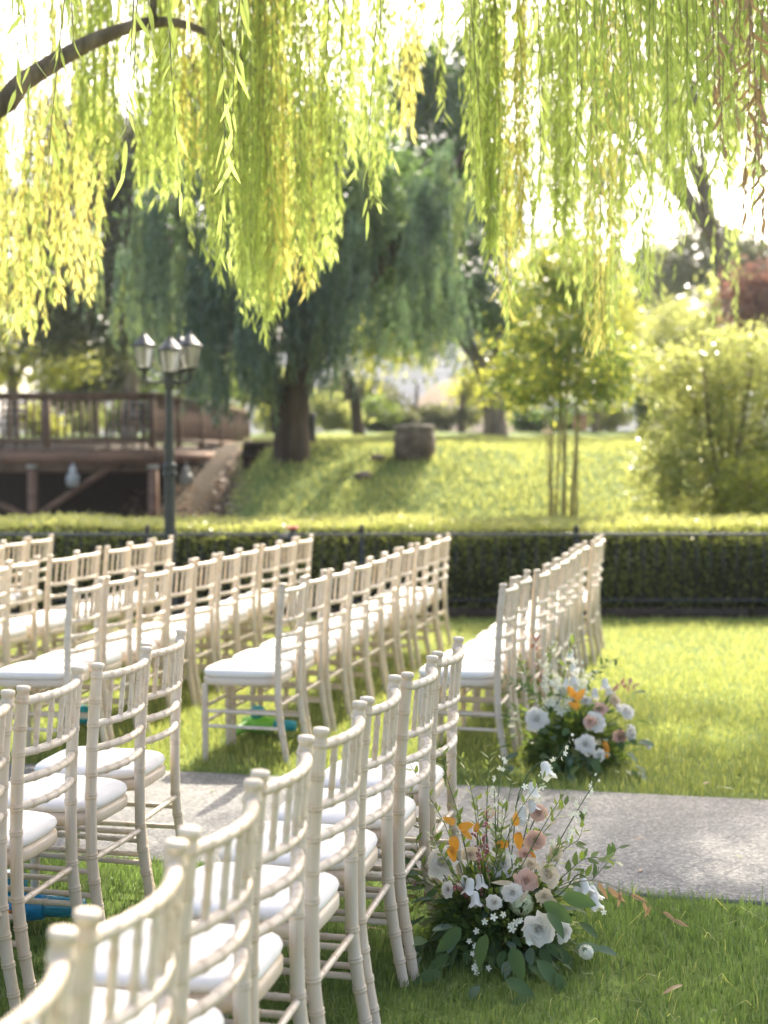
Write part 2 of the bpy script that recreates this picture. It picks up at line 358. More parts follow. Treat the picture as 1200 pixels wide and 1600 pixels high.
# the path: concrete slab crossing between the two chair blocks
FA, FB = (-1.003, 6.903), (1.736, 6.330)            # far edge
NA, NB = (-1.167, 5.454), (1.332, 4.871)            # near edge
fv = (FB[0] - FA[0], FB[1] - FA[1]); nv = (NB[0] - NA[0], NB[1] - NA[1])
def path_far(x): return line_at(FA, fv, x)
def path_near(x): return line_at(NA, nv, x)
mb = MB(); px = np.linspace(-9, 12, 43); top = .012
rows = []
for x in px:
    a, b = path_near(x), path_far(x)
    rows += [(x, a, -.10), (x, a, top - .006), (x, a + .012, top), (x, b - .012, top), (x, b, top - .006), (x, b, -.10)]
i = np.arange(len(px) - 1)[:, None] * 6; j = np.arange(5)[None, :]
mb.add(rows, np.stack([i + j, i + 6 + j, i + 7 + j, i + 1 + j], -1).reshape(-1, 4)[:, ::-1])
tag(mb.build('path', 'path'), 'grey washed-aggregate concrete path crossing the lawn', 'path', kind='structure')

# far hills
def hill(name, m, cx, cy, rx, ry, h, z0, seed, label):
    n = 40; a = np.linspace(-1, 1, n); X, Y = np.meshgrid(a, a)
    r = np.sqrt(X * X + Y * Y); rs = np.random.default_rng(seed); Z = np.clip(np.cos(np.clip(r, 0, 1) * np.pi) * .5 + .5, 0, 1)
    for k in range(1, 5):
        ph = rs.uniform(0, 6.28, 4); Z = Z + .09 / k * np.sin(X * 3 * k + ph[0]) * np.sin(Y * 3 * k + ph[1]) * (Z > 0.02)
    mb = MB(); i = np.arange(n - 1)[:, None] * n; j = np.arange(n - 1)[None, :]
    mb.add(np.stack([cx + X * rx, cy + Y * ry, z0 + Z * h], -1).reshape(-1, 3), np.stack([i + j, i + j + 1, i + n + j + 1, i + n + j], -1).reshape(-1, 4))
    return tag(mb.build(name, m, smooth=True), label, 'hill', kind='structure')
hill('dry_hill', 'hill_dry', 13, 215, 26, 45, 19, -6, 1, 'tan dry-grass hill behind the trees')
hill('ridge', 'hill_far', -48, 330, 75, 80, 34, -6, 2, 'pale grey wooded ridge far off on the left')
hill('ridge', 'hill_far', 105, 360, 120, 90, 36, -6, 3, 'hazy far ridge behind the right-hand trees')
hill('ridge', 'hill_far', 20, 460, 170, 90, 52, -6, 5, 'hazy low ridge in the middle distance')

# grass blades
def blades(name, n, region, h, wd, m, label, zf=None, lean=.5):
    xy = region(n); n = len(xy); x, y = xy[:, 0], xy[:, 1]
    z = np.zeros(n) if zf is None else zf(x, y)
    patch = .75 + .5 * (.5 + .5 * np.sin(x * 3.1 + np.sin(y * 2.3) * 1.7) * np.sin(y * 2.7 + np.sin(x * 1.9)))
    H = h * rng.uniform(.45, 1.25, n) * patch; W = wd * rng.uniform(.7, 1.3, n)
    a = rng.uniform(0, 2 * np.pi, n); ln = rng.uniform(.1, 1, n) * lean
    d = np.stack([np.cos(a), np.sin(a), np.zeros(n)], 1); s = np.stack([-np.sin(a), np.cos(a), np.zeros(n)], 1)
    # turn the width roughly any way
    b2 = rng.uniform(0, 2 * np.pi, n); s = np.stack([np.cos(b2), np.sin(b2), np.zeros(n)], 1)
    p = np.stack([x, y, z - .004], 1); up = np.array([0, 0, 1.0])
    mdp = p + up * (H * .6)[:, None] + d * (H * ln * .35)[:, None]
    tip = p + up * (H * (1 - ln * .35))[:, None] + d * (H * ln)[:, None]
    v = np.stack([p - s * W[:, None] / 2, p + s * W[:, None] / 2, mdp + s * W[:, None] * .4, mdp - s * W[:, None] * .4, tip], 1).reshape(-1, 3)
    k = np.arange(n)[:, None] * 5; mb = MB(); mb.add(v, k + [0, 1, 2, 3])
    mb.f.append(np.hstack([k + [3, 2, 4], np.full((n, 1), -10**9)]))
    return tag(mb.build(name, m), label, 'grass', kind='stuff')
def reg_near(n):
    x = rng.uniform(-2.6, 3.2, n); y = rng.uniform(2.2, 6.0, n); k = y < path_near(x) + rng.normal(-.012, .022, n); return np.stack([x, y], 1)[k]
def reg_mid(n):
    x = rng.uniform(-3.2, 3.8, n); y = rng.uniform(5.6, 11.0, n); k = (y > path_far(x) + rng.normal(.012, .022, n)) & (rng.random(n) > (y - 7.5) / 3.5); return np.stack([x, y], 1)[k]
def reg_far(n):
    x = rng.uniform(-4.6, 5.4, n); y = rng.uniform(6.4, 13.32, n); k = (y > path_far(x) + .05) & (rng.random(n) < np.clip((y - 5.8) / 4.0, .12, 1)); return np.stack([x, y], 1)[k]
def reg_bank(n):
    x = rng.uniform(-2.6, 6.4, n); y = 14.9 + 15 * rng.random(n) ** 1.6; k = (x > -2.0 + rng.normal(0, .35, n)) | (y > 30); return np.stack([x, y], 1)[k]
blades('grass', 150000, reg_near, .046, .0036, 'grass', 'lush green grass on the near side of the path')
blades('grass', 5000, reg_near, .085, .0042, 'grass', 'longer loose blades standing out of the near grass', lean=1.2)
blades('grass', 2600, reg_near, .075, .0032, 'grass_sun_dry', 'scattered dry straw lying in the near grass', lean=2.2)
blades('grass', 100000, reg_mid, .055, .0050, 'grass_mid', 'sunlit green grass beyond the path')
blades('grass', 92000, reg_far, .052, .0070, 'grass_sun_dry', 'bright grass in front of the hedge')
blades('grass', 70000, reg_bank, .085, .016, 'grass_sun_dry', 'rough sunlit grass on the bank behind the hedge', zf=zt, lean=.9)

# ================================================================== HEDGE, EDGING, FENCE
HY0, HY1, HZ = 13.62, 15.15, .86
h = empty('hedge', (0, HY0, 0)); tag(h, 'long trimmed box hedge behind the black fence', 'hedge')
def rel(o, root): o.location = (-root.location.x, -root.location.y, -root.location.z); return o
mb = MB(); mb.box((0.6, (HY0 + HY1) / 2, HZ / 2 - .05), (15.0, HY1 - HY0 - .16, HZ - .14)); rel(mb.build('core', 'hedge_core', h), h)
n = 42000; x = rng.uniform(-6.8, 8.0, n); z = rng.uniform(.02, HZ, n); y = HY0 + .08 + rng.normal(0, .035, n) + .04 * np.sin(x * 2.3) * np.sin(z * 5)
p = np.stack([x, y, z], 1); t = norm(rdir(n) + np.array([0, -.7, .35])); mb = MB(); kites(mb, p, t, perp(t), rng.uniform(.028, .05, n), rng.uniform(.016, .028, n))
o = rel(mb.build('front_foliage', 'hedge_leaf', h), h); o['kind'] = 'stuff'
n = 42000; x = rng.uniform(-6.8, 8.0, n); y = rng.uniform(HY0, HY1, n); z = HZ - .04 + np.abs(rng.normal(0, .03, n)) + .018 * np.sin(x * 1.9 + y) + .012 * np.sin(x * 5.3)
p = np.stack([x, y, z], 1); t = norm(rdir(n) + np.array([0, -.2, .9])); mb = MB(); kites(mb, p, t, perp(t), rng.uniform(.03, .055, n), rng.uniform(.018, .03, n))
o = rel(mb.build('top_foliage', 'hedge_sun_top', h), h); o['kind'] = 'stuff'
mb = MB()
for k in range(7): mb.box((-6.9 + 2.3 * k, 13.40, .045), (2.28, .07, .09))
tag(mb.build('edging_board', 'edging'), 'dark timber edging board along the foot of the hedge', 'edging')

FY = 13.47
f = empty('iron_fence', (0, FY, 0)); tag(f, 'black iron picket fence in front of the hedge', 'fence')
mb = MB(); mb.box((.6, 0, .785), (14.6, .045, .030)); mb.build('top_rail', 'rail_iron', f)
mb = MB(); mb.box((.6, 0, .16), (14.6, .028, .024)); mb.build('bottom_rail', 'iron', f)
mb = MB(); mb.box((0, 0, .46), (.013, .013, .62)); pk = mb.mesh('picket', 'iron')
mb = MB(); mb.box((0, 0, .41), (.042, .042, .82)); mb.box((0, 0, .830), (.052, .052, .02))
prof = [(.010, .838), (.022, .848), (.025, .860), (.016, .874), (.004, .882)]
mb.tube([(0, 0, z) for r, z in prof], [r for r, z in prof], 10); ps = mb.mesh('fence_post', 'iron')
postx = [-.21 + 2.035 * k for k in range(-3, 5)]
for x in postx: link('fence_post', ps, f, (x, 0, 0))
x = postx[0]
while x < postx[-1]:
    x += .1272
    if min(abs(x - q) for q in postx) > .05: link('picket', pk, f, (x, 0, 0))

# ================================================================== LAMP POST
def lathe(mb, prof, sides=12, c=(0, 0, 0)): mb.tube([(c[0], c[1], c[2] + z) for r, z in prof], [r for r, z in prof], sides)
lp = P(265, 720, 13.15); L0 = empty('lamp_post', (lp.x, lp.y, 0)); tag(L0, 'dark cast-iron lamp post with clustered glass lanterns by the hedge', 'lamp post')
mb = MB(); lathe(mb, [(.10, 0), (.105, .05), (.085, .09), (.075, .16), (.055, .30), (.049, 1.30), (.047, 1.34)]); mb.build('base_column', 'lamp_iron', L0, smooth=True)
mb = MB(); lathe(mb, [(.05, 1.335), (.066, 1.35), (.066, 1.375), (.054, 1.39), (.058, 1.41), (.066, 1.43), (.06, 1.455), (.044, 1.47)]); mb.build('collar', 'lamp_iron', L0, smooth=True)
mb = MB(); lathe(mb, [(.043, 1.46), (.036, 1.80), (.031, 2.12), (.031, 2.15)]); mb.build('pole', 'lamp_iron', L0, smooth=True)
mb = MB(); lathe(mb, [(.034, 2.14), (.045, 2.16), (.048, 2.24), (.044, 2.30), (.03, 2.33), (.012, 2.345)]); mb.build('hub', 'lamp_iron', L0, smooth=True)
def hexring(r, z): return [(r * math.cos(R(60 * k + 30)), r * math.sin(R(60 * k + 30)), z) for k in range(6)]
def frust(mb, r0, z0, r1, z1, cap=True):
    a, b = hexring(r0, z0), hexring(r1, z1); mb.add(a + b, [(k, (k + 1) % 6, 6 + (k + 1) % 6, 6 + k) for k in range(6)])
    if cap: mb.add_tri(b + [(0, 0, z1)], [(k, (k + 1) % 6, 6) for k in range(6)]); mb.add_tri(a + [(0, 0, z0)], [((k + 1) % 6, k, 6) for k in range(6)])
LAN = {}
mb = MB(); frust(mb, .066, .02, .102, .205); LAN['glass'] = mb.mesh('lantern_glass', 'lantern_glass')
mb = MB(); frust(mb, .045, -.02, .072, .012); lathe(mb, [(.014, -.10), (.022, -.08), (.016, -.05), (.03, -.02)], 8)
for a, b in zip(hexring(.068, .012), hexring(.106, .208)): mb.bar(a, b, .007, .007)
LAN['frame'] = mb.mesh('lantern_frame', 'lamp_iron')
mb = MB(); frust(mb, .122, .205, .116, .222); frust(mb, .112, .222, .06, .275); frust(mb, .06, .275, .022, .315); lathe(mb, [(.016, .31), (.018, .325), (.010, .335), (.003, .355)], 8); LAN['cap'] = mb.mesh('lantern_cap', 'lamp_iron')
for ang, zz in ((188, 2.33), (352, 2.33), (282, 2.28), (70, 2.33)):
    ca, sa = math.cos(R(ang)), math.sin(R(ang)); rr = .225 if ang != 352 else .20
    arm = MB(); k = np.linspace(0, 1, 10)
    arm.tube([(ca * rr * t, sa * rr * t, 2.235 - .03 * math.sin(t * 3.14) + (zz - .10 - 2.235) * t ** 3) for t in k], np.linspace(.015, .011, 10), 8)
    arm.tube([(ca * rr * (.9 + .06 * math.cos(q)), sa * rr * (.9 + .06 * math.cos(q)), 2.185 + .02 * math.sin(q)) for q in np.linspace(0, 6.0, 10)], .007, 6)
    ao = arm.build('lamp_arm', 'lamp_iron', L0, smooth=True)
    ln = link('lantern', LAN['frame'], L0, (ca * rr, sa * rr, zz), (0, 0, R(ang)))
    link('glass', LAN['glass'], ln); link('cap', LAN['cap'], ln)

# ================================================================== DECK
DZ, DY, DXR = 1.60, 23.0, -3.72
dk = empty('timber_deck', (DXR, DY, 0)); tag(dk, 'raised brown timber deck with slatted railing above the bank', 'deck')
DL, DD = 4.6, 10.6                                    # length to the left, depth to the back
slope = .052                                          # the right side runs slightly to the right
mb = MB(); mb.box((0, 0, 0), (.138, DD, .035)); bd = mb.mesh('board', 'deck_wood')
k = 0; x = -DL + .07
while x < -.03: link('board', bd, dk, (x + .5 * slope * DD, DD / 2 + .02, DZ - .018), (0, 0, -slope)); x += .146
mb = MB(); mb.box((-DL / 2, -.02, DZ - .13), (DL, .04, .19)); mb.build('front_fascia', 'deck_red', dk)
mb = MB(); mb.bar((.03, 0.0, DZ - .13), (.03 + slope * DD, DD, DZ - .13), .04, .19); mb.build('side_fascia', 'deck_red', dk)
mb = MB(); mb.box((0, 0, 0), (.04, DD - .1, .16)); js = mb.mesh('joist', 'deck_wood')
for q in range(8): link('joist', js, dk, (-DL + .3 + q * .58 + .25, DD / 2 + .05, DZ - .125), (0, 0, -slope))
RH = .91
mb = MB(); mb.box((0, 0, RH / 2 + .02), (.10, .10, RH - .02)); rp = mb.mesh('rail_post', 'deck_wood')
mb = MB(); mb.box((0, 0, RH / 2 + .0), (.034, .034, RH - .22)); bl = mb.mesh('baluster', 'deck_wood')
for x in (-.03, -1.73, -3.35): link('rail_post', rp, dk, (x, .02, DZ))
for y in (2.2, 4.4, 6.6, 8.8, DD - .05): link('rail_post', rp, dk, (slope * y - .03, y, DZ))
mb = MB(); mb.box((-DL / 2, .02, DZ + RH - .012), (DL + .1, .15, .04)); mb.box((-DL / 2, .02, DZ + RH - .075), (DL, .04, .08)); mb.build('top_rail', 'deck_wood', dk)
mb = MB(); mb.box((-DL / 2, .02, DZ + .15), (DL, .04, .08)); mb.build('bottom_rail', 'deck_wood', dk)
a, b = (-.03, .1), (slope * DD - .03, DD)
mb = MB(); mb.bar((a[0], a[1], DZ + RH - .008), (b[0], b[1], DZ + RH - .008), .15, .04); mb.bar((a[0], a[1], DZ + RH - .075), (b[0], b[1], DZ + RH - .075), .04, .08); mb.build('top_rail', 'deck_wood', dk)
mb = MB(); mb.bar((a[0], a[1], DZ + .15), (b[0], b[1], DZ + .15), .04, .08); mb.build('bottom_rail', 'deck_wood', dk)
x = -DL + .1
while x < -.1:
    if min(abs(x - q) for q in (-.03, -1.73, -3.35)) > .08: link('baluster', bl, dk, (x, .02, DZ))
    x += .128
y = .2
while y < DD - .1: link('baluster', bl, dk, (slope * y - .03, y, DZ)); y += .125
mb = MB(); mb.box((0, 0, .62), (.14, .14, 1.52)); dp = mb.mesh('support_post', 'deck_red')
mb = MB(); mb.box((0, 0, .03), (.16, .16, .06)); cp = mb.mesh('post_cap', 'render_white')
for x in (-.04, -2.0, -3.95):
    for y in (.12, 4.6):
        s = link('support_post', dp, dk, (x + slope * y, y, 0)); link('post_cap', cp, s, (0, 0, 1.30))
for a, b in (((-1.93, .1, .52), (-.6, .1, 1.40)), ((-2.08, .1, .52), (-3.6, .1, 1.16))):
    mb = MB(); mb.bar(a, b, .05, .10); mb.build('brace', 'deck_red', dk)
mb = MB(); mb.box((-DL / 2, .14, DZ - .30), (DL, .09, .14)); mb.build('beam', 'deck_wood', dk)
# jug-like lights hung under the deck
for k, (px_, lab) in enumerate(((114, 'pale jug-shaped lamp hanging under the deck beside its left post'), (291, 'pale jug-shaped lamp hanging under the deck right of the lamp post'))):
    c = P(px_, 745, 22.9 + (1.2 if k else 0)); r0 = empty('hanging_lamp', (c.x, c.y, c.z - .16)); tag(r0, lab, 'lamp', 'lamps under the deck')
    mb = MB(); lathe(mb, [(.07, 0), (.10, .03), (.115, .10), (.11, .18), (.07, .21)]); mb.build('shade', 'pale_plastic', r0, smooth=True)
    mb = MB(); lathe(mb, [(.05, .20), (.06, .22), (.06, .30), (.03, .32), (.012, .36), (.012, DZ - .2 - (c.z - .16))]); mb.build('cap', 'render_white', r0, smooth=True)
# furniture on the deck
mb = MB()
def patio_chair(px_, y, rz, lab):
    c = P(px_, 700, y); r0 = empty('patio_chair', (c.x, c.y, DZ), rz); tag(r0, lab, 'chair', 'patio chairs on the deck')
    mb = MB(); mb.box((0, 0, .44), (.48, .46, .035)); mb.build('seat', 'iron', r0)
    mb = MB(); mb.bar((-.23, -.22, .45), (-.23, -.30, .95), .03, .03); mb.bar((.23, -.22, .45), (.23, -.30, .95), .03, .03)
    for q in (.58, .70, .82, .94): mb.box((0, -.23 - (q - .45) * .14, q), (.44, .02, .05))
    mb.build('backrest', 'iron', r0)
    mb = MB(); mb.box((0, 0, .21), (.03, .03, .42)); lg = mb.mesh('leg', 'iron')
    for sx in (-.22, .22):
        for sy in (-.2, .2): link('leg', lg, r0, (sx, sy, 0))
        mb = MB(); mb.box((sx, 0, .66), (.04, .44, .03)); mb.box((sx, .2, .55), (.03, .03, .21)); mb.build('armrest', 'iron', r0)
patio_chair(196, 25.2, R(150), 'dark metal patio chair on the deck near its corner post')
patio_chair(232, 26.4, R(215), 'dark metal patio chair on the deck against the corner railing')
patio_chair(14, 25.0, R(170), 'dark metal patio chair at the left edge of the deck')
c = P(214, 700, 26.0)

# ================================================================== BOULDER, ROCKS, WALLS ON THE BANK
def rock(name, c, size, seed, label, m='rock', cat='rock', cap=None, group=None, box=.0):
    rs = np.random.default_rng(seed); bmv = MB(); nu, nv = 14, 9; pts = []
    ph = rs.uniform(0, 6.28, 8)
    for i in range(nv):
        th = math.pi * i / (nv - 1)
        for j in range(nu):
            a = 2 * math.pi * j / nu; d = np.array([math.sin(th) * math.cos(a), math.sin(th) * math.sin(a), math.cos(th)])
            if box: d = d / (np.abs(d) ** box).sum() ** (1 / box)
            k = 1 + .07 * math.sin(3 * a + ph[0] + th) + .06 * math.sin(5 * a + ph[1] + 2 * th) + rs.uniform(-.05, .05)
            pts.append(d * k * np.array(size) / 2)
    i = np.arange(nv - 1)[:, None] * nu; j = np.arange(nu)[None, :]; j2 = (j + 1) % nu
    bmv.add(pts, np.stack([i + j, i + nu + j, i + nu + j2, i + j2], -1).reshape(-1, 4))
    o = bmv.build(name, m, loc=c); tag(o, label, cat, group); return o
by = 19.35; bp_ = P(647, 700, by)
r0 = empty('boulder', (bp_.x, by, float(zt(bp_.x, by)))); tag(r0, 'large squared brown boulder standing on the grassy bank', 'boulder')
o = rock('body', (0, 0, .14), (.54, .46, .56), 4, '', 'rock', box=6.0); o.parent = r0
o2 = rock('sunlit_top', (0, .01, .395), (.54, .47, .08), 9, '', 'rock_sunlit', box=4.0); o2.parent = r0  # paler top: sunlight on the stone put into its colour
for q in (o, o2):
    for kk in ('label', 'category'):
        if kk in q: del q[kk]
for k, (px_, py_, y, s, lab) in enumerate(((568, 748, 18.55, .17, 'small grey rock below the boulder on the bank'), (590, 722, 19.3, .14, 'fist-sized stone left of the boulder'))):
    c = P(px_, py_, y); rock('rock', (c.x, y, float(zt(c.x, y)) + .04), (s * 1.5, s, s * .7), 20 + k, lab, 'rock', 'rock', group='stones on the bank')
c = P(412, 694, 20.4); mb = MB()
wl0 = empty('retaining_wall', (c.x, c.y, 1.30)); tag(wl0, 'low brown log retaining wall between deck and big tree', 'wall')
for k in range(3):
    mb = MB(); mb.tube([(-.30, 0, .08 + k * .13), (.30, 0, .08 + k * .13)], .068, 9); mb.build('log', 'bark_dark', wl0)
c = P(484, 676, 20.6); b0 = empty('bin', (c.x, c.y, float(zt(c.x, c.y)))); tag(b0, 'slim dark bin beside the big willow trunk', 'bin')
mb = MB(); lathe(mb, [(.085, 0), (.10, .38), (.10, .40)], 10); mb.build('body', 'iron', b0)
mb = MB(); lathe(mb, [(.108, .40), (.108, .43), (.05, .46)], 10); mb.build('lid', 'iron', b0)
# ================================================================== TREES
def curve(pts, n=14):
    """smooth polyline through a few points"""
    pts = np.asarray(pts, float); t = np.linspace(0, len(pts) - 1, n); out = []
    for q in t:
        i = int(min(max(math.floor(q), 0), len(pts) - 2)); u = q - i
        p0 = pts[max(i - 1, 0)]; p1 = pts[i]; p2 = pts[i + 1]; p3 = pts[min(i + 2, len(pts) - 1)]
        out.append(.5 * ((2 * p1) + (-p0 + p2) * u + (2 * p0 - 5 * p1 + 4 * p2 - p3) * u * u + (-p0 + 3 * p1 - 3 * p2 + p3) * u ** 3))
    return np.array(out)
def limb(parent, name, pts, r0, r1, m='bark', sides=10, n=14, flare=0.0):
    c = curve(pts, n); t = np.linspace(0, 1, n); rad = r0 + (r1 - r0) * t ** .8 + flare * np.exp(-t * 9)
    rad = rad * (1 + .05 * np.sin(np.arange(n) * 2.1)); mb = MB(); mb.tube(c - np.array(parent.location), rad, sides)
    return mb.build(name, m, parent, smooth=True)
def crown_leaves(mb, blobs, n, size, clump=.35, per=26, aspect=.55, up=.2):
    """leaves in clumps spread through ellipsoids (cx,cy,cz,rx,ry,rz)"""
    vol = np.array([b[3] * b[4] * b[5] for b in blobs]) ** .75; pr = vol / vol.sum()
    nc = max(1, n // per); w = rng.choice(len(blobs), nc, p=pr); B = np.array(blobs, float)[w]
    d = rdir(nc); rr = rng.uniform(.35, 1.0, nc) ** .6
    c = B[:, :3] + d * B[:, 3:] * rr[:, None] * rng.uniform(.85, 1.12, nc)[:, None]
    sc = clump * rng.uniform(.5, 1.3, nc)
    k = np.repeat(np.arange(nc), per); p = c[k] + rng.normal(0, 1, (len(k), 3)) * sc[k][:, None] * np.array([.6, .6, .42])
    t = norm(rdir(len(k)) + np.array([0, 0, up])); L = size * rng.uniform(.6, 1.3, len(k)); kites(mb, p, t, perp(t), L, L * aspect)
def droop(mb, tops, lens, step, L, W, out=.25, sway=.08, fine=False):
    """hanging strands of lance leaves from the points tops"""
    for tp, ln in zip(tops, lens):
        n = max(4, int(ln / step)); s = np.linspace(0, ln, n); a = rng.uniform(0, 6.28); o = np.array([math.cos(a), math.sin(a)])
        xy = tp[:2] + o * (out * (1 - np.exp(-s * 1.6)))[:, None] + sway * np.stack([np.sin(s * 1.7 + a), np.cos(s * 1.3 + a)], 1) * (s / (ln + .1))[:, None]
        p = np.column_stack([xy, tp[2] - s]); b = rng.uniform(0, 6.28, n)
        t = norm(np.stack([np.cos(b) * .42, np.sin(b) * .42, -np.ones(n) * rng.uniform(.6, 1.3, n)], 1))
        ll = L * rng.uniform(.6, 1.2, n)
        (lances if fine else kites)(mb, p, t, perp(t), ll, W * rng.uniform(.8, 1.2, n))
def stuff_part(mb, name, m, root):
    o = mb.build(name, m, root); o.location = -root.location; o['kind'] = 'stuff'; return o
def ground(px_, py_, Y):
    c = P(px_, py_, Y); return Vector((c.x, Y, float(zt(c.x, Y))))

# --- the big blue-green willow on the bank
b = ground(455, 715, 19.6); W2 = empty('willow_tree', b); tag(W2, 'big blue-green weeping willow with thick dark trunk on the bank', 'tree')
limb(W2, 'trunk', [b + Vector((0, 0, -.25)), b + Vector((.02, 0, .45)), b + Vector((.08, 0, 1.0)), b + Vector((.20, .05, 1.7))], .25, .19, 'bark_dark', 14, 16, .12)
limb(W2, 'limb', [b + Vector((-.10, 0, .35)), b + Vector((-.28, 0, 1.0)), b + Vector((-.9, .1, 2.0)), b + Vector((-1.6, .2, 3.4))], .17, .05, 'bark_dark')
limb(W2, 'limb', [b + Vector((.15, 0, 1.4)), b + Vector((.55, 0, 2.0)), b + Vector((1.3, .2, 2.7)), b + Vector((2.4, .3, 4.2))], .22, .06, 'bark_dark')
limb(W2, 'limb', [b + Vector((.12, 0, 1.5)), b + Vector((.1, .1, 2.6)), b + Vector((-.1, .2, 3.8)), b + Vector((.4, .3, 5.0))], .19, .04, 'bark_dark')
mb = MB(); tops = []; lens = []
for (cx, cy, D, rx, rz, nn, lo, hi) in ((350, 330, 20.0, 1.25, .9, 230, 1.0, 2.3), (470, 250, 20.3, 1.2, 1.2, 240, 1.0, 2.6), (430, 430, 18.9, .9, .5, 150, .9, 1.7), (570, 360, 20.2, .95, 1.0, 200, .7, 1.5), (300, 440, 19.6, .9, .5, 130, .7, 1.5), (640, 420, 20.6, .8, .7, 120, .5, 1.1), (220, 400, 21, .8, .8, 90, .6, 1.4), (390, 560, 19.2, .45, .3, 70, .4, .9), (450, 470, 18.7, .55, .4, 150, .6, 1.25), (350, 470, 18.9, .6, .4, 110, .4, 1.0), (530, 440, 18.9, .6, .4, 110, .5, 1.0), (315, 590, 19.2, .2, .2, 16, .3, .6), (600, 330, 19.2, .8, .7, 120, .5, 1.2), (650, 300, 19.6, .7, .8, 110, .5, 1.2)):
    c = P(cx, cy, D)
    bun = rdir(max(4, nn // 14), -.3, 1)
    for k in range(nn):
        d = bun[k % len(bun)] * rng.uniform(.85, 1.05) + rng.normal(0, .085, 3); tops.append((c.x + d[0] * rx, c.y + d[1] * rx * 1.1, c.z + d[2] * rz)); lens.append(rng.uniform(lo, hi))
tops = np.array(tops); lens = np.array(lens); pick = (np.sin(tops[:, 0] * 5.1) * np.sin(tops[:, 2] * 4.3 + tops[:, 1] * 2)) > .42
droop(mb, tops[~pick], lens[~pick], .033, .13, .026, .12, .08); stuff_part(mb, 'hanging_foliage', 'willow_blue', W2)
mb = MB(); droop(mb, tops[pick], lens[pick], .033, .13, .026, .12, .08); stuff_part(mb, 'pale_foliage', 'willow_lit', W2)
mb = MB(); cc = P(460, 300, 20.3); crown_leaves(mb, [(cc.x, cc.y, cc.z, 1.9, 1.4, 1.5), (cc.x + 1.1, cc.y, cc.z - .2, 1.2, 1.1, 1.1), (-1.3, 23.6, 4.9, 1.9, 1.9, 1.0), (-.6, 25.4, 5.2, 1.6, 1.4, .9)], 21000, .14, .30, 26, .32); stuff_part(mb, 'crown', 'leaf_dark', W2)  # last two ellipsoids added out of sight to shade the bank

mb = MB(); crown_leaves(mb, [(-1.3, 23.8, 4.7, 1.7, 1.7, .9), (-.9, 25.6, 5.1, 1.7, 1.4, .9), (-2.0, 24.6, 4.6, 1.3, 1.3, .7)], 14000, .15, .30, 26, .34); stuff_part(mb, 'rear_shade_crown', 'leaf_dark', W2)  # unseen foliage added behind the crown to shade the bank by the deck
# --- dark tree further back with a leaning trunk
b = ground(775, 684, 30); T2 = empty('broadleaf_tree', b); tag(T2, 'tall dark green tree with leaning trunk on the upper lawn', 'tree')
limb(T2, 'trunk', [b + Vector((0, 0, -.2)), b + Vector((-.05, 0, .7)), b + Vector((-.25, 0, 1.5)), b + Vector((-.75, 0, 2.4)), b + Vector((-1.0, 0, 4.2)), b + Vector((-1.0, 0, 6.5))], .27, .06, 'bark', 12, 18, .08)
limb(T2, 'limb', [b + Vector((-.2, 0, 1.3)), b + Vector((.1, 0, 2.3)), b + Vector((.3, .2, 3.6))], .13, .04, 'bark')
limb(T2, 'limb', [b + Vector((-.7, 0, 2.3)), b + Vector((-1.6, .1, 3.0)), b + Vector((-2.2, .2, 4.2))], .12, .04, 'bark')
mb = MB(); bl_ = []
for (cx, cy, r, rz) in ((690, 200, 1.25, 1.5), (640, 330, 1.3, 1.2), (730, 330, 1.2, 1.4), (680, 460, 1.4, .8), (760, 470, 1.0, .8), (610, 450, 1.0, .7), (650, 130, .8, .9), (715, 90, .6, .6)):
    c = P(cx, cy, 30 + rng.uniform(-.8, .8)); bl_.append((c.x, c.y, c.z, r, r, rz))
crown_leaves(mb, bl_, 26000, .17, .38, 26, .42, -.3); stuff_part(mb, 'crown', 'leaf_dark', T2)
mb = MB(); tops = []; lens = []
for (x0, y0, z0, rx, ry, rz) in bl_:
    for k in range(45):
        d = rdir(1, -.6, .6)[0]; tops.append((x0 + d[0] * rx, y0 + d[1] * ry, z0 + d[2] * rz)); lens.append(rng.uniform(.5, 1.4))
droop(mb, np.array(tops), lens, .06, .2, .045, .3, .12); stuff_part(mb, 'hanging_foliage', 'willow_blue', T2)

def simple_tree(name, label, px_, py_, Y, trunk, r0, blobs, n, size, m, bark='bark', clump=.4, aspect=.5, group='trees beyond the upper lawn', dr=0):
    b = ground(px_, py_, Y); T = empty(name, b); tag(T, label, 'tree', group)
    pts = [b + Vector((0, 0, -.3))] + [Vector(P(q[0], q[1], Y)) for q in trunk]
    limb(T, 'trunk', pts, r0, r0 * .35, bark, 9, 14, r0 * .3)
    bl_ = []
    for (cx, cy, rp, rzp) in blobs:
        c = P(cx, cy, Y); k = Y / FPX; bl_.append((c.x, c.y + rng.uniform(-.1, .1) * rp * k, c.z, rp * k, rp * k, rzp * k))
        if rng.random() < .8: limb(T, 'branch', [pts[-2], (pts[-1] + Vector((c.x, c.y, c.z))) / 2, Vector((c.x, c.y, c.z))], r0 * .4, r0 * .08, bark, 6, 8)
    mb = MB(); crown_leaves(mb, bl_, n, size, clump, 26, aspect); 
    if dr:
        tops = []; lens = []
        for (x0, y0, z0, rx, ry, rz) in bl_:
            for k in range(dr):
                d = rdir(1, -.6, .6)[0]; tops.append((x0 + d[0] * rx, y0 + d[1] * ry, z0 + d[2] * rz)); lens.append(rng.uniform(.5, 1.6) * rz)
        droop(mb, np.array(tops), lens, size * .4, size * 1.4, size * .3, .3, .12)
    stuff_part(mb, 'crown', m, T); return T
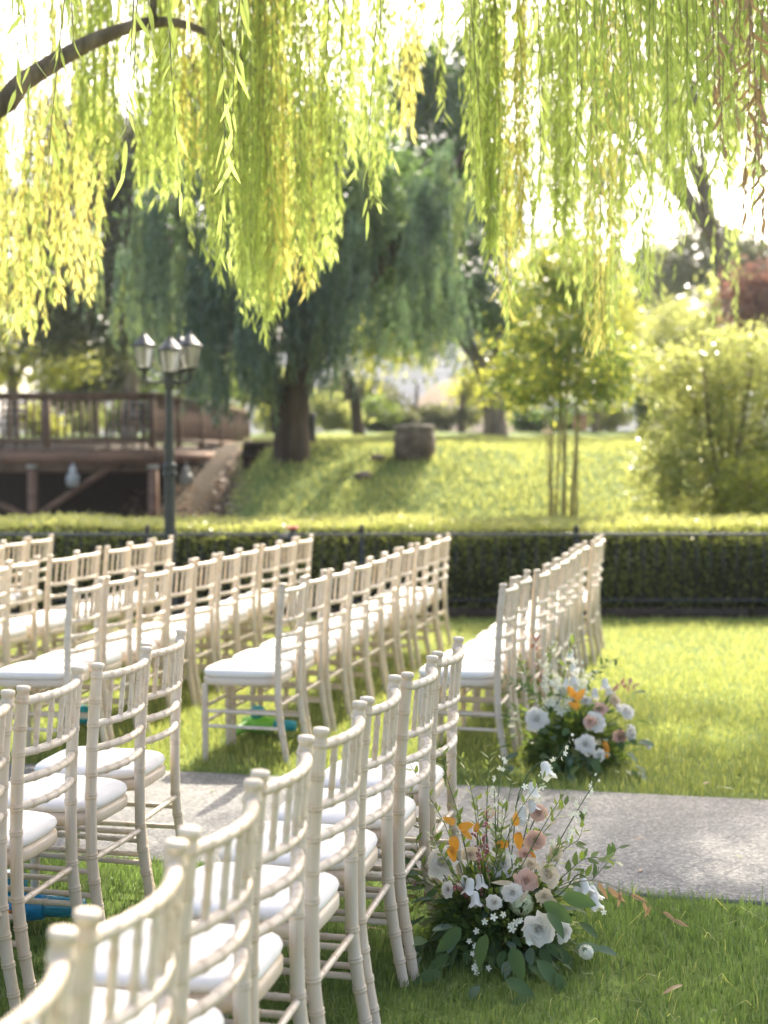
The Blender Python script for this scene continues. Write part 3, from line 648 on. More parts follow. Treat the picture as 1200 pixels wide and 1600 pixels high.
simple_tree('willow_tree', 'small yellow-green willow with thin leaning trunk behind the big willow', 562, 672, 36, [(552, 610), (535, 560), (540, 500)], .17, [(560, 520, 60, 40), (620, 520, 50, 45), (520, 480, 40, 40), (660, 500, 40, 30)], 5000, .17, 'leaf_lime', 'bark_dark', dr=40)
simple_tree('grey_tree', 'tall thin-leaved grey-green tree behind the left strands', 200, 690, 34, [(205, 600), (215, 480), (230, 330)], .22, [(170, 250, 90, 80), (240, 330, 80, 80), (130, 350, 80, 90), (290, 240, 70, 80), (210, 420, 90, 60), (110, 200, 60, 60), (330, 160, 70, 70), (60, 330, 60, 80), (100, 450, 70, 50), (40, 430, 60, 50), (270, 450, 60, 50), (150, 500, 80, 40), (80, 520, 60, 35), (190, 540, 60, 35)], 30000, .20, 'leaf_olive', clump=.5)
simple_tree('leafy_tree', 'yellow-green tree at the far left behind the deck', 18, 690, 38, [(20, 610), (12, 540)], .25, [(20, 480, 70, 50), (90, 560, 60, 40), (-30, 560, 60, 50)], 6000, .2, 'leaf_lime')
simple_tree('leafy_tree', 'low mid-green tree behind the deck railing, left of the lamp post', 150, 690, 40, [(150, 640), (155, 590)], .14, [(150, 590, 55, 35), (100, 610, 40, 30), (190, 570, 45, 35)], 5000, .2, 'leaf_olive')
simple_tree('leafy_tree', 'small rounded tree behind the lamp post lanterns', 300, 690, 42, [(300, 640), (295, 560)], .14, [(290, 540, 55, 45), (240, 620, 50, 30), (330, 590, 50, 40), (250, 500, 40, 40)], 5000, .2, 'leaf_mid')
simple_tree('leafy_tree', 'pale green tree left of the bamboo on the upper lawn', 720, 676, 44, [(722, 630), (728, 560)], .14, [(800, 520, 50, 60), (760, 590, 45, 40), (830, 590, 50, 45)], 6000, .2, 'leaf_lime')
simple_tree('leafy_tree', 'bright tree behind the bamboo clump', 930, 672, 42, [(930, 620), (925, 540)], .16, [(930, 480, 70, 70), (870, 430, 60, 60), (970, 560, 60, 50)], 6000, .2, 'leaf_lime')
simple_tree('leafy_tree', 'dark tree far behind on the right', 1012, 660, 75, [(1010, 560), (1012, 470)], .4, [(1010, 440, 45, 55), (990, 490, 40, 40), (1040, 500, 40, 40)], 4000, .4, 'leaf_dark', clump=.8)
simple_tree('slender_tree', 'slender upright conifer-like tree behind the right lawn', 1006, 668, 40, [(1006, 620), (1006, 560)], .08, [(1006, 630, 14, 32), (1006, 580, 12, 32), (1006, 610, 15, 45)], 2500, .13, 'leaf_mid', clump=.2)
simple_tree('leafy_tree', 'sunlit pale tree behind the right-hand shrub', 1090, 668, 38, [(1090, 600), (1085, 520)], .15, [(1080, 520, 70, 50), (1130, 560, 60, 50), (1040, 570, 50, 45), (1150, 480, 50, 50)], 7000, .17, 'leaf_pale')
simple_tree('tall_tree', 'tall loose green tree rising behind the right curtain of strands', 1150, 668, 36, [(1150, 560), (1120, 380), (1050, 150)], .3, [(900, 120, 110, 90), (1010, 60, 110, 90), (1120, 130, 110, 90), (1000, 220, 100, 70), (1180, 230, 90, 70), (860, 250, 80, 70), (1100, 10, 90, 60), (820, 60, 70, 70), (930, 320, 60, 40)], 10500, .19, 'leaf_mid', clump=.55)
simple_tree('red_leafed_tree', 'tree with reddish pink leaves at the right edge', 1185, 668, 33, [(1185, 600), (1180, 500)], .13, [(1180, 455, 45, 40), (1210, 490, 45, 40), (1170, 500, 35, 25)], 3500, .16, 'leaf_red')
simple_tree('leafy_tree', 'hazy green tree at the right behind the hanging strands', 1120, 660, 60, [(1120, 560), (1115, 430)], .3, [(1110, 400, 70, 50), (1180, 410, 60, 40), (1060, 440, 50, 40)], 5000, .32, 'leaf_olive', clump=.7)

simple_tree('leafy_tree', 'bright bushy tree in the gap between willow trunk and leaning tree', 650, 676, 47, [(650, 640), (652, 600)], .12, [(590, 630, 40, 30), (560, 600, 40, 30), (530, 640, 40, 30)], 3500, .2, 'leaf_olive')
simple_tree('leafy_tree', 'bright tree between the bamboo and the right-hand shrub', 1000, 668, 48, [(1000, 620), (995, 560)], .14, [(985, 540, 55, 45), (950, 600, 45, 40), (1030, 600, 50, 40), (1060, 540, 50, 50)], 6500, .2, 'leaf_pale')
simple_tree('leafy_tree', 'yellow-green tree under the leaning dark tree', 760, 676, 50, [(760, 640), (762, 600)], .12, [(740, 620, 40, 40), (790, 610, 45, 45), (830, 560, 45, 45)], 4200, .2, 'leaf_lime')
simple_tree('leafy_tree', 'grey-green tree behind the deck, right of the lamp', 380, 690, 48, [(380, 640), (378, 580)], .14, [(370, 590, 50, 40), (330, 620, 45, 30), (420, 610, 40, 40)], 4500, .2, 'leaf_pale')
# --- shrubs along the back of the upper lawn
def shrub(name, label, px_, Y, wpx, hpx, n, size, m, group='shrubs along the back of the lawn', ypx=678, clump=.25, aspect=.55, stems=4, blobs=None):
    b = ground(px_, ypx, Y); T = empty(name, b); tag(T, label, 'shrub', group); k = Y / FPX
    for q in range(stems):
        a = rng.uniform(0, 6.28); rr = rng.uniform(.2, .6); limb(T, 'stem', [b, b + Vector((math.cos(a) * wpx * k * rr * .3, math.sin(a) * wpx * k * rr * .3, hpx * k * .4)), b + Vector((math.cos(a) * wpx * k * rr * .5, math.sin(a) * wpx * k * rr * .5, hpx * k * .85))], .03, .012, 'bark', 6, 7)
    bl_ = [(b.x + rng.uniform(-.5, .5) * wpx * k * .7, b.y + rng.uniform(-.3, .3) * wpx * k, b.z + hpx * k * rng.uniform(.25, .7), wpx * k * .28, wpx * k * .28, hpx * k * .32) for q in range(6)]
    if blobs: bl_ = [tuple(P(q[0], q[1], Y + rng.uniform(-.3, .3))) + (q[2] * k, q[2] * k, q[3] * k) for q in blobs]
    mb = MB(); crown_leaves(mb, bl_, n, size, clump, 26, aspect); stuff_part(mb, 'foliage', m, T)
for k, (px_, Y, wp, hp, n, m, lab) in enumerate((
    (520, 43, 70, 60, 2500, 'leaf_pale', 'pale shrub just right of the big willow trunk'), (590, 45, 70, 50, 2500, 'leaf_mid', 'green shrub between the willow trunk and the boulder'),
    (640, 46, 70, 34, 2000, 'leaf_olive', 'olive shrub directly behind the boulder'), (700, 44, 80, 36, 2400, 'leaf_olive', 'wide flowering olive shrub right of the boulder'),
    (820, 45, 60, 35, 2500, 'leaf_dark', 'dark low shrub left of the bamboo stems'), (870, 46, 70, 36, 2500, 'leaf_dark', 'dark low shrub behind the bamboo stems'),
    (940, 45, 70, 50, 2500, 'leaf_pale', 'pale shrub right of the bamboo stems'), (430, 42, 50, 60, 2000, 'leaf_lime', 'lime shrub between deck and big willow trunk'),
    (1050, 44, 80, 70, 3000, 'leaf_pale', 'pale feathery shrub at the right end of the lawn'), (60, 42, 80, 60, 2600, 'leaf_lime', 'lime shrub behind the left deck railing'), (210, 42, 80, 60, 2600, 'leaf_mid', 'green shrub behind the deck railing near its corner'), (130, 44, 60, 70, 2600, 'leaf_pale', 'pale shrub behind the middle of the deck railing'), (340, 44, 60, 60, 2200, 'leaf_olive', 'olive shrub behind the side of the deck'))):
    shrub('shrub', lab, px_, Y, wp, hp, n, .15, m)
shrub('leafy_shrub', 'big airy pale green shrub at the right beyond the hedge', 1130, 17.2, 330, 330, 30000, .066, 'leaf_pale', None, 800, .19, .5, 9, [(1150, 560, 80, 50), (1080, 600, 70, 60), (1180, 640, 90, 70), (1110, 680, 80, 60), (1050, 690, 55, 50), (1170, 740, 90, 60), (1090, 760, 80, 50), (1030, 750, 45, 45), (1230, 580, 80, 70), (1030, 590, 45, 45), (1240, 720, 80, 80)])
shrub('leafy_shrub', 'darker green shrub low at the right edge beyond the hedge', 1190, 16.2, 150, 150, 5000, .06, 'leaf_lime', None, 800, .14, .5, 6)
# low plants on the bank right behind the hedge
for k, (px_, Y, wp, hp, m, lab) in enumerate(((452, 16.2, 26, 60, 'leaf_lime', 'lime seedling poking up behind the hedge near the lamp post'),)):
    shrub('seedling', lab, 230, 15.6, 16, 34, 160, .07, 'leaf_lime', None, 800, .06, .3, 2)
# leaf litter on the shaded bank
n = 2600; x = rng.uniform(-4.6, -1.7, n); y = rng.uniform(16.5, 26, n); p = np.stack([x, y, zt(x, y) + .01], 1); t = norm(rdir(n, -.1, .3)); mb = MB(); kites(mb, p, t, norm(np.cross(t, np.array([0, 0, 1.0])) + .2 * rdir(n)), rng.uniform(.06, .14, n), rng.uniform(.04, .08, n))
tag(mb.build('leaf_litter', 'leaf_dry'), 'dry brown leaf litter on the dark bank by the deck', 'leaf litter', kind='stuff')

# --- bamboo clump
b = ground(880, 815, 16.6); BB = empty('bamboo_clump', b); tag(BB, 'clump of bamboo with bare yellow canes behind the hedge', 'bamboo')
for k, (x0, x1, yt, dy) in enumerate(((858, 868, 430, 0), (868, 880, 400, .2), (876, 893, 420, -.2), (884, 870, 450, .3), (893, 908, 410, .1), (900, 903, 470, -.1), (866, 845, 460, .15), (889, 915, 440, .35), (862, 838, 470, .25), (881, 888, 390, .4))):
    p0 = P(x0, 815, 16.6 + dy); p0.z = float(zt(p0.x, p0.y)) - .05; p1 = P((x0 + x1) / 2 + 1, 640, 16.6 + dy); p2 = P(x1, yt, 16.6 + dy)
    limb(BB, 'cane', [p0, p1, p2], .022 if k < 6 else .014, .006, 'bamboo', 7, 10)
mb = MB(); bl_ = []
for (cx, cy, rp, rz) in ((880, 490, 80, 80), (840, 570, 75, 60), (920, 560, 75, 60), (880, 610, 80, 34), (890, 410, 60, 50), (800, 600, 50, 40), (955, 590, 45, 45), (840, 460, 50, 60), (930, 450, 50, 60)):
    c = P(cx, cy, 16.7); k = 16.7 / FPX; bl_.append((c.x, c.y, c.z, rp * k, rp * k, rz * k))
crown_leaves(mb, bl_, 6500, .085, .20, 18, .38, -.3); stuff_part(mb, 'foliage', 'leaf_mid', BB)
mb = MB(); crown_leaves(mb, bl_, 4500, .085, .20, 18, .38, -.3); stuff_part(mb, 'pale_foliage', 'leaf_lime', BB)

# --- pinkish gate pillar with pale cap at the back of the lawn, string lights
c = ground(906, 672, 43); g0 = empty('gate_pillar', c); tag(g0, 'pinkish pillar with white cap at the back of the lawn', 'pillar')
mb = MB(); mb.box((0, 0, .3), (.34, .34, .62)); mb.build('shaft', 'pink_post', g0); mb = MB(); mb.box((0, 0, .65), (.5, .5, .09)); mb.build('cap', 'render_white', g0)
S0 = empty('string_light', P(620, 580, 31)); tag(S0, 'string of small round bulbs hanging behind the big willow', 'string lights')
mb = MB(); bp2 = MB()
prof = [(.004, .05), (.012, .045), (.012, .03), (.03, .01), (.034, -.015), (.022, -.042), (.003, -.05)]; lathe(bp2, prof, 8); bm_ = bp2.mesh('bulb', 'bulb_glass')
o0 = np.array(S0.location)
for (x0, y0, x1, y1, D, nb) in ((505, 568, 745, 573, 31, 13), (620, 536, 740, 560, 38, 10), (600, 548, 735, 545, 40, 9)):
    a_, b_ = np.array(P(x0, y0, D)), np.array(P(x1, y1, D + 1)); t = np.linspace(0, 1, 30)[:, None]; w_ = a_ + (b_ - a_) * t; w_[:, 2] -= (.45 * 4 * t * (1 - t))[:, 0] * .6
    mb = MB(); mb.tube(w_ - o0, .006, 5); mb.build('cable', 'iron', S0)
    for k in range(nb): q = w_[int((k + .5) * 30 / nb)]; link('bulb', bm_, S0, q - o0 - np.array([0, 0, .07]), None, 1.5)
# ================================================================== CHAIRS
def ringed(rings, s0, s1, r, amp=.0024, hw=.0085):
    """stations, radii and wear along a turned rod with double rings"""
    S = [(s0, r, 0), (s1, r, 0)]
    for q in rings:
        for d, a, wv in ((-hw - .004, 0, .15), (-hw, .15, .9), (-hw * .62, 1, .25), (-hw * .22, .9, .3), (0, .15, 1), (hw * .22, .9, .3), (hw * .62, 1, .25), (hw, .15, .9), (hw + .004, 0, .15)):
            S.append((q + d, r + amp * a, wv))
    S = [q for q in S if s0 <= q[0] <= s1]; S.sort(); return np.array(S)
HW = .1825
def post_y(z): return np.interp(z, [0, .08, .18, .28, .40, .62, .78, .92], [-.052, -.038, -.020, -.007, 0, -.006, -.016, -.030])
S = ringed([.075, .155, .235, .315, .505, .575, .655, .730, .805], .0, .868, .0178)
top_prof = [(.872, .0182, .2), (.876, .0206, .7), (.882, .0206, .2), (.886, .0186, .9), (.893, .0180, .3), (.897, .0165, .7), (.903, .0165, .5), (.907, .0195, .4), (.914, .0202, .1), (.919, .0190, .2), (.921, .012, .1)]
S = np.vstack([S, np.array(top_prof)]); S[:, 1] *= np.where(S[:, 0] < .2, .86 + .14 * S[:, 0] / .2, 1)
ymid = post_y(S[:, 0])
CH = {}
mb = MB(); mb.tube(np.stack([np.zeros(len(S)), ymid, S[:, 0]], 1), S[:, 1], 14, S[:, 2]); CH['post'] = mb.mesh('back_post', 'chair_paint', True)
mb = MB(); mb.tube([(0, -.0165, .405), (0, -.0198, .405)], .0052, 8); CH['screw'] = mb.mesh('screw', 'steel')
S = ringed([.07, .15, .23, .31], 0, .40, .0168); S[:, 1] *= np.where(S[:, 0] < .2, .84 + .16 * S[:, 0] / .2, 1)
mb = MB(); mb.tube(np.stack([np.zeros(len(S)), np.zeros(len(S)), S[:, 0]], 1), S[:, 1], 12, S[:, 2]); CH['leg'] = mb.mesh('front_leg', 'chair_paint', True)
def rail_mesh(name, z, bow, r, rings):
    S = ringed(rings, -HW, HW, r, .0019, .0075); mb = MB(); yy = post_y(z) - bow * (1 - (S[:, 0] / HW) ** 2)
    mb.tube(np.stack([S[:, 0], yy, np.full(len(S), z)], 1), S[:, 1], 10, S[:, 2], caps=False); return mb.mesh(name, 'chair_paint', True)
RB = .038
CH['top'] = rail_mesh('top_rail', .876, RB, .0128, [-.125, -.075, -.025, .025, .075, .125])
CH['r1'] = rail_mesh('back_rail', .728, RB, .0118, [-.12, -.06, 0, .06, .12])
CH['r2'] = rail_mesh('back_rail', .651, RB, .0118, [-.12, -.06, 0, .06, .12])
CH['r3'] = rail_mesh('back_rail', .574, RB * .9, .0118, [-.12, -.06, 0, .06, .12])
S = ringed([.040, .108], 0, .148, .0078, .0016, .006); mb = MB(); mb.tube(np.stack([np.zeros(len(S)), -.013 * S[:, 0] / .148, S[:, 0]], 1), S[:, 1], 9, S[:, 2], caps=False); CH['sp'] = mb.mesh('spindle', 'chair_paint', True)
def rod(name, L, r, rings):
    S = ringed(rings, 0, L, r, .0015, .006); mb = MB(); mb.tube(np.stack([np.zeros(len(S)), S[:, 0], np.zeros(len(S))], 1), S[:, 1], 9, S[:, 2], caps=False); return mb.mesh(name, 'chair_paint', True)
FY_, FW = .385, .178                                   # front legs
CH['side'] = rod('side_stretcher', FY_ + .012, .0092, [.10, .20, .30]); CH['cross'] = rod('cross_stretcher', 2 * HW, .0092, [.07, .18, .29])
def outline(k, inset=0.0):
    """rounded trapezoid seat outline"""
    a = np.linspace(0, 2 * np.pi, k, endpoint=False); c, s = np.cos(a), np.sin(a); e = 2 / 4.6
    u = np.sign(c) * np.abs(c) ** e; v = np.sign(s) * np.abs(s) ** e
    y = .208 + (.206 - inset) * v; return np.stack([u * (.183 + .017 * v - inset), y], 1)
mb = MB(); k = 40
lv = [(.0, .437, .012), (.0, .444, .004), (.0, .455, 0.0), (.0, .466, .004), (.0, .474, .014), (.0, .480, .04), (.0, .486, .09), (.0, .489, .15)]
rows = [np.column_stack([outline(k, i), np.full(k, z)]) for _, z, i in lv]; n = len(rows)
i = np.arange(n - 1)[:, None] * k; j = np.arange(k)[None, :]; j2 = (j + 1) % k
mb.add(np.vstack(rows), np.stack([i + j, i + j2, i + k + j2, i + k + j], -1).reshape(-1, 4))
mb.add_tri(np.vstack([rows[-1], [(0, .208, .490)]]), [(q, (q + 1) % k, k) for q in range(k)]); mb.add_tri(np.vstack([rows[0], [(0, .208, .437)]]), [((q + 1) % k, q, k) for q in range(k)])
CH['cush'] = mb.mesh('seat_cushion', 'cushion', True)
# seat frame: a rounded board with a lip
mb = MB(); lv = [(.395, .012, .5), (.397, .004, .8), (.402, .0, .2), (.426, .0, .1), (.432, .003, .8), (.436, .012, .3)]
rows = [np.column_stack([outline(k, i), np.full(k, z)]) for z, i, _ in lv]; n = len(rows)
i = np.arange(n - 1)[:, None] * k
mb.add(np.vstack(rows), np.stack([i + j, i + j2, i + k + j2, i + k + j], -1).reshape(-1, 4), np.repeat([q[2] for q in lv], k))
mb.add_tri(np.vstack([rows[0], [(0, .208, .395)]]), [((q + 1) % k, q, k) for q in range(k)], np.full(k + 1, .3))
mb.add_tri(np.vstack([rows[-1], [(0, .208, .436)]]), [(q, (q + 1) % k, k) for q in range(k)], np.full(k + 1, .3))
CH['frame'] = mb.mesh('seat_frame', 'chair_paint', False)

def chair(left, right, label, group, z=0.0):
    """left: top of the near back post, right: top of the far one (x, y)"""
    l = Vector((left[0], left[1], 0)); r = Vector((right[0], right[1], 0)); d = (r - l).normalized(); F = Vector((-d.y, d.x, 0))
    o = (l + r) / 2 + F * .03; rz = math.atan2(d.y, d.x)
    root = empty('banquet_chair', (o.x, o.y, z), rz); tag(root, label, 'chair', group)
    root.rotation_euler = (random.uniform(-.006, .006), random.uniform(-.006, .006), rz)
    for s in (-1, 1):
        p = link('back_post', CH['post'], root, (s * HW, 0, 0)); link('screw', CH['screw'], p)
        link('front_leg', CH['leg'], root, (s * FW, FY_, 0))
        for zz in (.262, .186): link('side_stretcher', CH['side'], root, (s * HW, post_y(zz), zz), (0, 0, s * .012))
    link('top_rail', CH['top'], root)
    for q in ('r1', 'r2', 'r3'): link('back_rail', CH[q], root)
    for k in range(5):
        x = -HW + 2 * HW * (k + 1) / 6; link('spindle', CH['sp'], root, (x, float(post_y(.728)) - RB * (1 - (x / HW) ** 2), .728))
    link('seat_frame', CH['frame'], root); link('seat_cushion', CH['cush'], root)
    for y, zz in ((FY_, .285), (FY_, .205), (float(post_y(.30)), .300)): link('cross_stretcher', CH['cross'], root, (HW * .985, y, zz), (0, 0, math.pi / 2), (1, .985, 1))
    return root
ORD = ['first', 'second', 'third', 'fourth', 'fifth', 'sixth', 'seventh', 'eighth', 'ninth', 'tenth', 'eleventh']
def pair(lp_, rp_):
    a, b = G(*lp_, .92), G(*rp_, .92); m = (a + b) / 2; d = (b - a); ang = math.atan2(d.x, d.y) * .55 + TH * .45
    v = Vector((math.sin(ang), math.cos(ang), 0)) * HW; return (m - v), (m + v)
rowA = [((140, 1420), (275, 1313)), ((299, 1291), (395, 1219)), ((413, 1204), (480, 1150)), ((506, 1136), (565, 1097)), ((576, 1090), (621, 1054)), ((637, 1051), (676, 1025)), ((686, 1017), (719, 996))]
prs = [pair(*q) for q in rowA]; a1 = (prs[0][0] - (prs[1][0] - prs[0][0]) * 1.0, prs[0][1] - (prs[1][1] - prs[0][1]) * 1.0); prs = [a1] + prs
for k, q in enumerate(prs):
    chair(*q, 'cream bamboo-turned chair with white cushion, %s from the path in the nearest row' % ORD[len(prs) - 1 - k], 'chairs in the nearest row')
rowB = [((37, 1072), (121, 1041)), ((154, 1034), (226, 1012)), ((228, 1005), (282, 983))]
prs = [pair(*q) for q in rowB]; prs = [(prs[0][0] - DV * .44 - PV * .005, prs[0][1] - DV * .44 - PV * .005)] + prs
for k, q in enumerate(prs):
    chair(*q, 'cream bamboo-turned chair, %s from the path, second row on the near side' % ORD[len(prs) - 1 - k], 'second-row chairs on the near side of the path')
def row(start, ang, step, n, offs, lab, group, rev=False, skip=0):
    v = Vector((math.sin(R(ang)), math.cos(R(ang)), 0)); sd = Vector((v.y, -v.x, 0)); st = Vector((start[0], start[1], 0))
    for k in range(n):
        l = st + v * (k * step + random.uniform(-.012, .012)) + sd * (offs(k) + random.uniform(-.012, .012)); a = R(ang + random.uniform(-1.6, 1.6)); vv = Vector((math.sin(a), math.cos(a), 0))
        chair(l, l + vv * 2 * HW, 'cream bamboo-turned chair, %s from the %s, %s' % (ORD[n - 1 - k] if rev else ORD[k], 'hedge end' if rev else 'path', lab), group)
row((.60, 7.03), 13.6, .437, 10, lambda k: 0 if k < 2 else (.055 if k < 8 else .11), 'rightmost row beyond the path', 'rightmost row beyond the path')
row((-.50, 7.05), 13.3, .452, 10, lambda k: 0, 'second row from the right beyond the path', 'second row from the right beyond the path')
row((-1.53, 7.02), 12.6, .436, 10, lambda k: 0, 'third row from the right beyond the path', 'third row from the right beyond the path')
row((-2.33, 8.11), 12.8, .437, 7, lambda k: .02 if k > 1 else 0, 'fourth row from the right beyond the path', 'fourth row from the right beyond the path', True)
row((-2.87, 10.0), 12.8, .437, 3, lambda k: -.02 * k, 'fifth row from the right beyond the path', 'fifth row from the right beyond the path', True)

# ================================================================== TOYS ON THE GRASS, RED VALVE
def water_pistol(loc, rz, m1, m2, m3, label, sc=1.0):
    r0 = empty('water_pistol', loc, rz); tag(r0, label, 'toy'); r0.scale = (sc,) * 3
    # lying on its side: barrel along +x
    mb = MB(); lathe_x = lambda prof: mb.tube([(x, 0, .038) for x, r in prof], [r for x, r in prof], 12)
    lathe_x([(-.10, .012), (-.095, .028), (-.05, .036), (.0, .037), (.035, .031), (.04, .026)]); mb.build('body', m1, r0, smooth=True)
    mb = MB(); mb.tube([(x, 0, .038) for x in (.038, .05, .12, .128, .13)], [.022, .024, .023, .020, .012], 12); mb.build('barrel', m2, r0, smooth=True)
    mb = MB(); mb.tube(curve([(-.07, -.02, .035), (-.085, -.07, .03), (-.10, -.115, .026)], 8), [.020, .022, .021, .021, .02, .02, .021, .016], 10); mb.build('grip', m1, r0, smooth=True)
    mb = MB(); a = np.linspace(0, 2 * np.pi, 17); mb.tube([(-.022 + .033 * math.cos(q), -.052 + .026 * math.sin(q), .033) for q in a], .006, 6, caps=False); mb.build('trigger_guard', m1, r0, smooth=True)
    mb = MB(); mb.box((-.028, -.044, .033), (.008, .02, .009)); mb.build('trigger', m3, r0)
    mb = MB(); lathe(mb, [(.018, .062), (.026, .068), (.034, .085), (.034, .10), (.02, .112)], 12, (-.035, 0, 0)); mb.build('water_tank', m2, r0, smooth=True)
    return r0
c = G(45, 1446); water_pistol((c.x, c.y, .012), R(-8), 'toy_blue', 'toy_clear', 'toy_orange', 'blue plastic water pistol lying in the grass under the second row', 1.5)
c = G(415, 1150); water_pistol((c.x, c.y, .012), R(-14), 'toy_green', 'toy_teal', 'toy_orange', 'green and teal water pistol lying under a far chair', 1.35)
c = G(122, 1135); water_pistol((c.x, c.y, .012), R(160), 'toy_teal', 'toy_teal', 'toy_orange', 'teal water pistol lying in the shade behind the second-row chairs', 1.0)
c = P(457, 832, 13.3); v0 = empty('valve', (c.x, c.y, 0)); tag(v0, 'small red valve on a black standpipe beside the fence', 'valve')
mb = MB(); lathe(mb, [(.03, 0), (.03, .70), (.045, .72), (.045, .78), (.02, .80), (.02, .85)], 10); mb.tube([(-.12, 0, .76), (.02, 0, .76)], .025, 8); mb.build('pipe', 'iron', v0)
mb = MB(); a = np.linspace(0, 2 * np.pi, 17); mb.tube([(.05 * math.cos(q), .05 * math.sin(q), .86) for q in a], .014, 6, caps=False); mb.box((0, 0, .86), (.1, .02, .014)); mb.box((0, 0, .861), (.02, .1, .014)); mb.build('hand_wheel', 'red_paint', v0)

# ================================================================== THE WILLOW OVERHEAD
W1b = Vector((-4.3, 6.9, 0)); W1 = empty('willow_tree', W1b); tag(W1, 'yellow-green weeping willow whose strands hang over the chairs', 'tree')
limb(W1, 'trunk', [W1b + Vector((0, 0, -.2)), W1b + Vector((.05, 0, 1.0)), W1b + Vector((.2, .1, 2.2)), W1b + Vector((.5, .2, 3.2))], .36, .28, 'bark', 14, 16, .15)
limb(W1, 'limb', [W1b + Vector((.4, .1, 2.7)), P(-60, 190, 7.6), P(40, 125, 7.7), P(150, 62, 7.8), P(250, 34, 7.9), P(330, 55, 8.0), P(400, 110, 8.1)], .085, .008, 'bark', 10, 26)
limb(W1, 'limb', [W1b + Vector((.5, .2, 3.1)), Vector((-2.6, 7.4, 4.6)), Vector((-.6, 7.8, 5.4)), Vector((1.4, 8.0, 5.6)), Vector((3.2, 8.4, 5.2))], .20, .05, 'bark', 10, 22)
limb(W1, 'limb', [W1b + Vector((.5, .2, 3.1)), Vector((-2.8, 6.4, 4.6)), Vector((-.8, 5.6, 5.0)), Vector((1.2, 5.4, 5.0)), Vector((2.6, 5.6, 4.7))], .17, .05, 'bark', 10, 22)
limb(W1, 'limb', [W1b + Vector((.5, .2, 3.1)), Vector((-3.2, 7.6, 4.4)), Vector((-2.4, 8.8, 4.9)), Vector((-1.0, 9.6, 4.8))], .14, .04, 'bark', 10, 16)
limb(W1, 'branch', [P(238, 32, 7.85), P(240, 0, 7.8), P(244, -60, 7.8)], .03, .012, 'bark', 8, 8)
def W(mb_tw, mb_lf, px_, ytip, Y, ztop, step=.024, L=.10, Wd=.0135, fine=False, spread=.25, start=0.0, curl=.12):
    """one hanging strand that ends at photo column px_ and row ytip, Y metres ahead"""
    tip = np.array(P(px_, ytip, Y)); ln = max(.35, ztop - tip[2]); n = int(ln / step); s = np.linspace(0, 1, n)
    a = rng.uniform(0, 6.28); off = np.array([math.cos(a), math.sin(a)]) * rng.uniform(.2, 1) * spread; ph = rng.uniform(0, 6.28, 2)
    xy = tip[:2] + off * ((1 - s) ** 1.6)[:, None] + .03 * np.stack([np.sin(s * ln * 2.2 + ph[0]), np.sin(s * ln * 1.8 + ph[1])], 1) * s[:, None] - .03 * np.stack([np.sin(ln * 2.2 + ph[0]), np.sin(ln * 1.8 + ph[1])])
    p = np.column_stack([xy, ztop - s * ln])
    if mb_tw is not None: q = p[::max(1, n // 14)]; mb_tw.tube(q, np.linspace(.0028, .0012, len(q)), 4, caps=False)
    p = p[s >= start]; n = len(p)
    keep = rng.random(n) < .93; p = p[keep]; n = len(p)
    b = rng.uniform(0, 6.28, n); t = norm(np.stack([np.cos(b) * .40, np.sin(b) * .40, -rng.uniform(.55, 1.5, n)], 1))
    sd = perp(t); LL = L * rng.uniform(.55, 1.2, n); WW = Wd * rng.uniform(.75, 1.25, n)
    if fine == 'list': return p, t, sd, LL, WW
    if fine: lances(mb_lf, p, t, sd, LL, WW, rng.uniform(-curl, curl, n))
    else: kites(mb_lf, p, t, sd, LL, WW)
def tipy(prof, x): return np.interp(x, [q[0] for q in prof], [q[1] for q in prof])
tw, lf, lg = MB(), MB(), MB()
profL = [(100, 230), (150, 250), (220, 290), (300, 330), (325, 420), (400, 520), (450, 470), (520, 430), (545, 330), (590, 300), (610, 210), (645, 210), (660, 60)]
for k in range(68):                                     # main left curtain, in loose bunches
    xc = rng.uniform(115, 600); Yc = rng.uniform(8.1 if xc < 330 else 7.3, 9.3); yc = tipy(profL, xc) - abs(rng.normal(0, 1)) * 75 + 20; gold = rng.random() < .16
    for q in range(rng.integers(3, 8)): W(tw, lg if gold else lf, xc + rng.normal(0, 10), yc - abs(rng.normal(0, 38)), Yc + rng.normal(0, .08), rng.uniform(4.3, 5.6), spread=.16)
for k in range(16): x = rng.uniform(640, 725); W(tw, lf, x, rng.uniform(-30, 190), rng.uniform(7, 9), rng.uniform(4.6, 5.4), step=.034)
for k in range(14): x = rng.uniform(600, 660); W(tw, lg, x, tipy(profL, x) - abs(rng.normal(0, 40)), rng.uniform(8, 9), rng.uniform(4.6, 5.4))
profF = [(-60, 560), (0, 520), (60, 540), (110, 450), (150, 500), (170, 380)]
for k in range(95):                                     # golden curtain at the far left
    x = rng.uniform(-70, 165); Y = rng.uniform(8.2, 9.8); y = tipy(profF, x) - abs(rng.normal(0, 1)) * 75
    W(tw, lg if rng.random() < .55 else lf, x, y, Y, float(P(0, rng.uniform(60, 260), Y).z) if rng.random() < .6 else rng.uniform(4.6, 5.4))
profR = [(715, 180), (740, 330), (770, 450), (795, 600), (812, 420), (850, 470), (880, 400), (920, 580), (950, 540), (985, 560), (1010, 440), (1045, 400), (1075, 320), (1110, 290), (1160, 300), (1210, 290), (1300, 320)]
for k in range(54):                                     # right curtain
    xc = rng.uniform(722, 1300); Yc = rng.uniform(7.0, 9.4); yc = tipy(profR, xc) - abs(rng.normal(0, 1)) * 105 + 10; gold = rng.random() < .2
    for q in range(rng.integers(3, 8)): W(tw, lg if gold else lf, xc + rng.normal(0, 10), yc - abs(rng.normal(0, 42)), Yc + rng.normal(0, .08), rng.uniform(4.4, 5.7), step=.027, spread=.16)
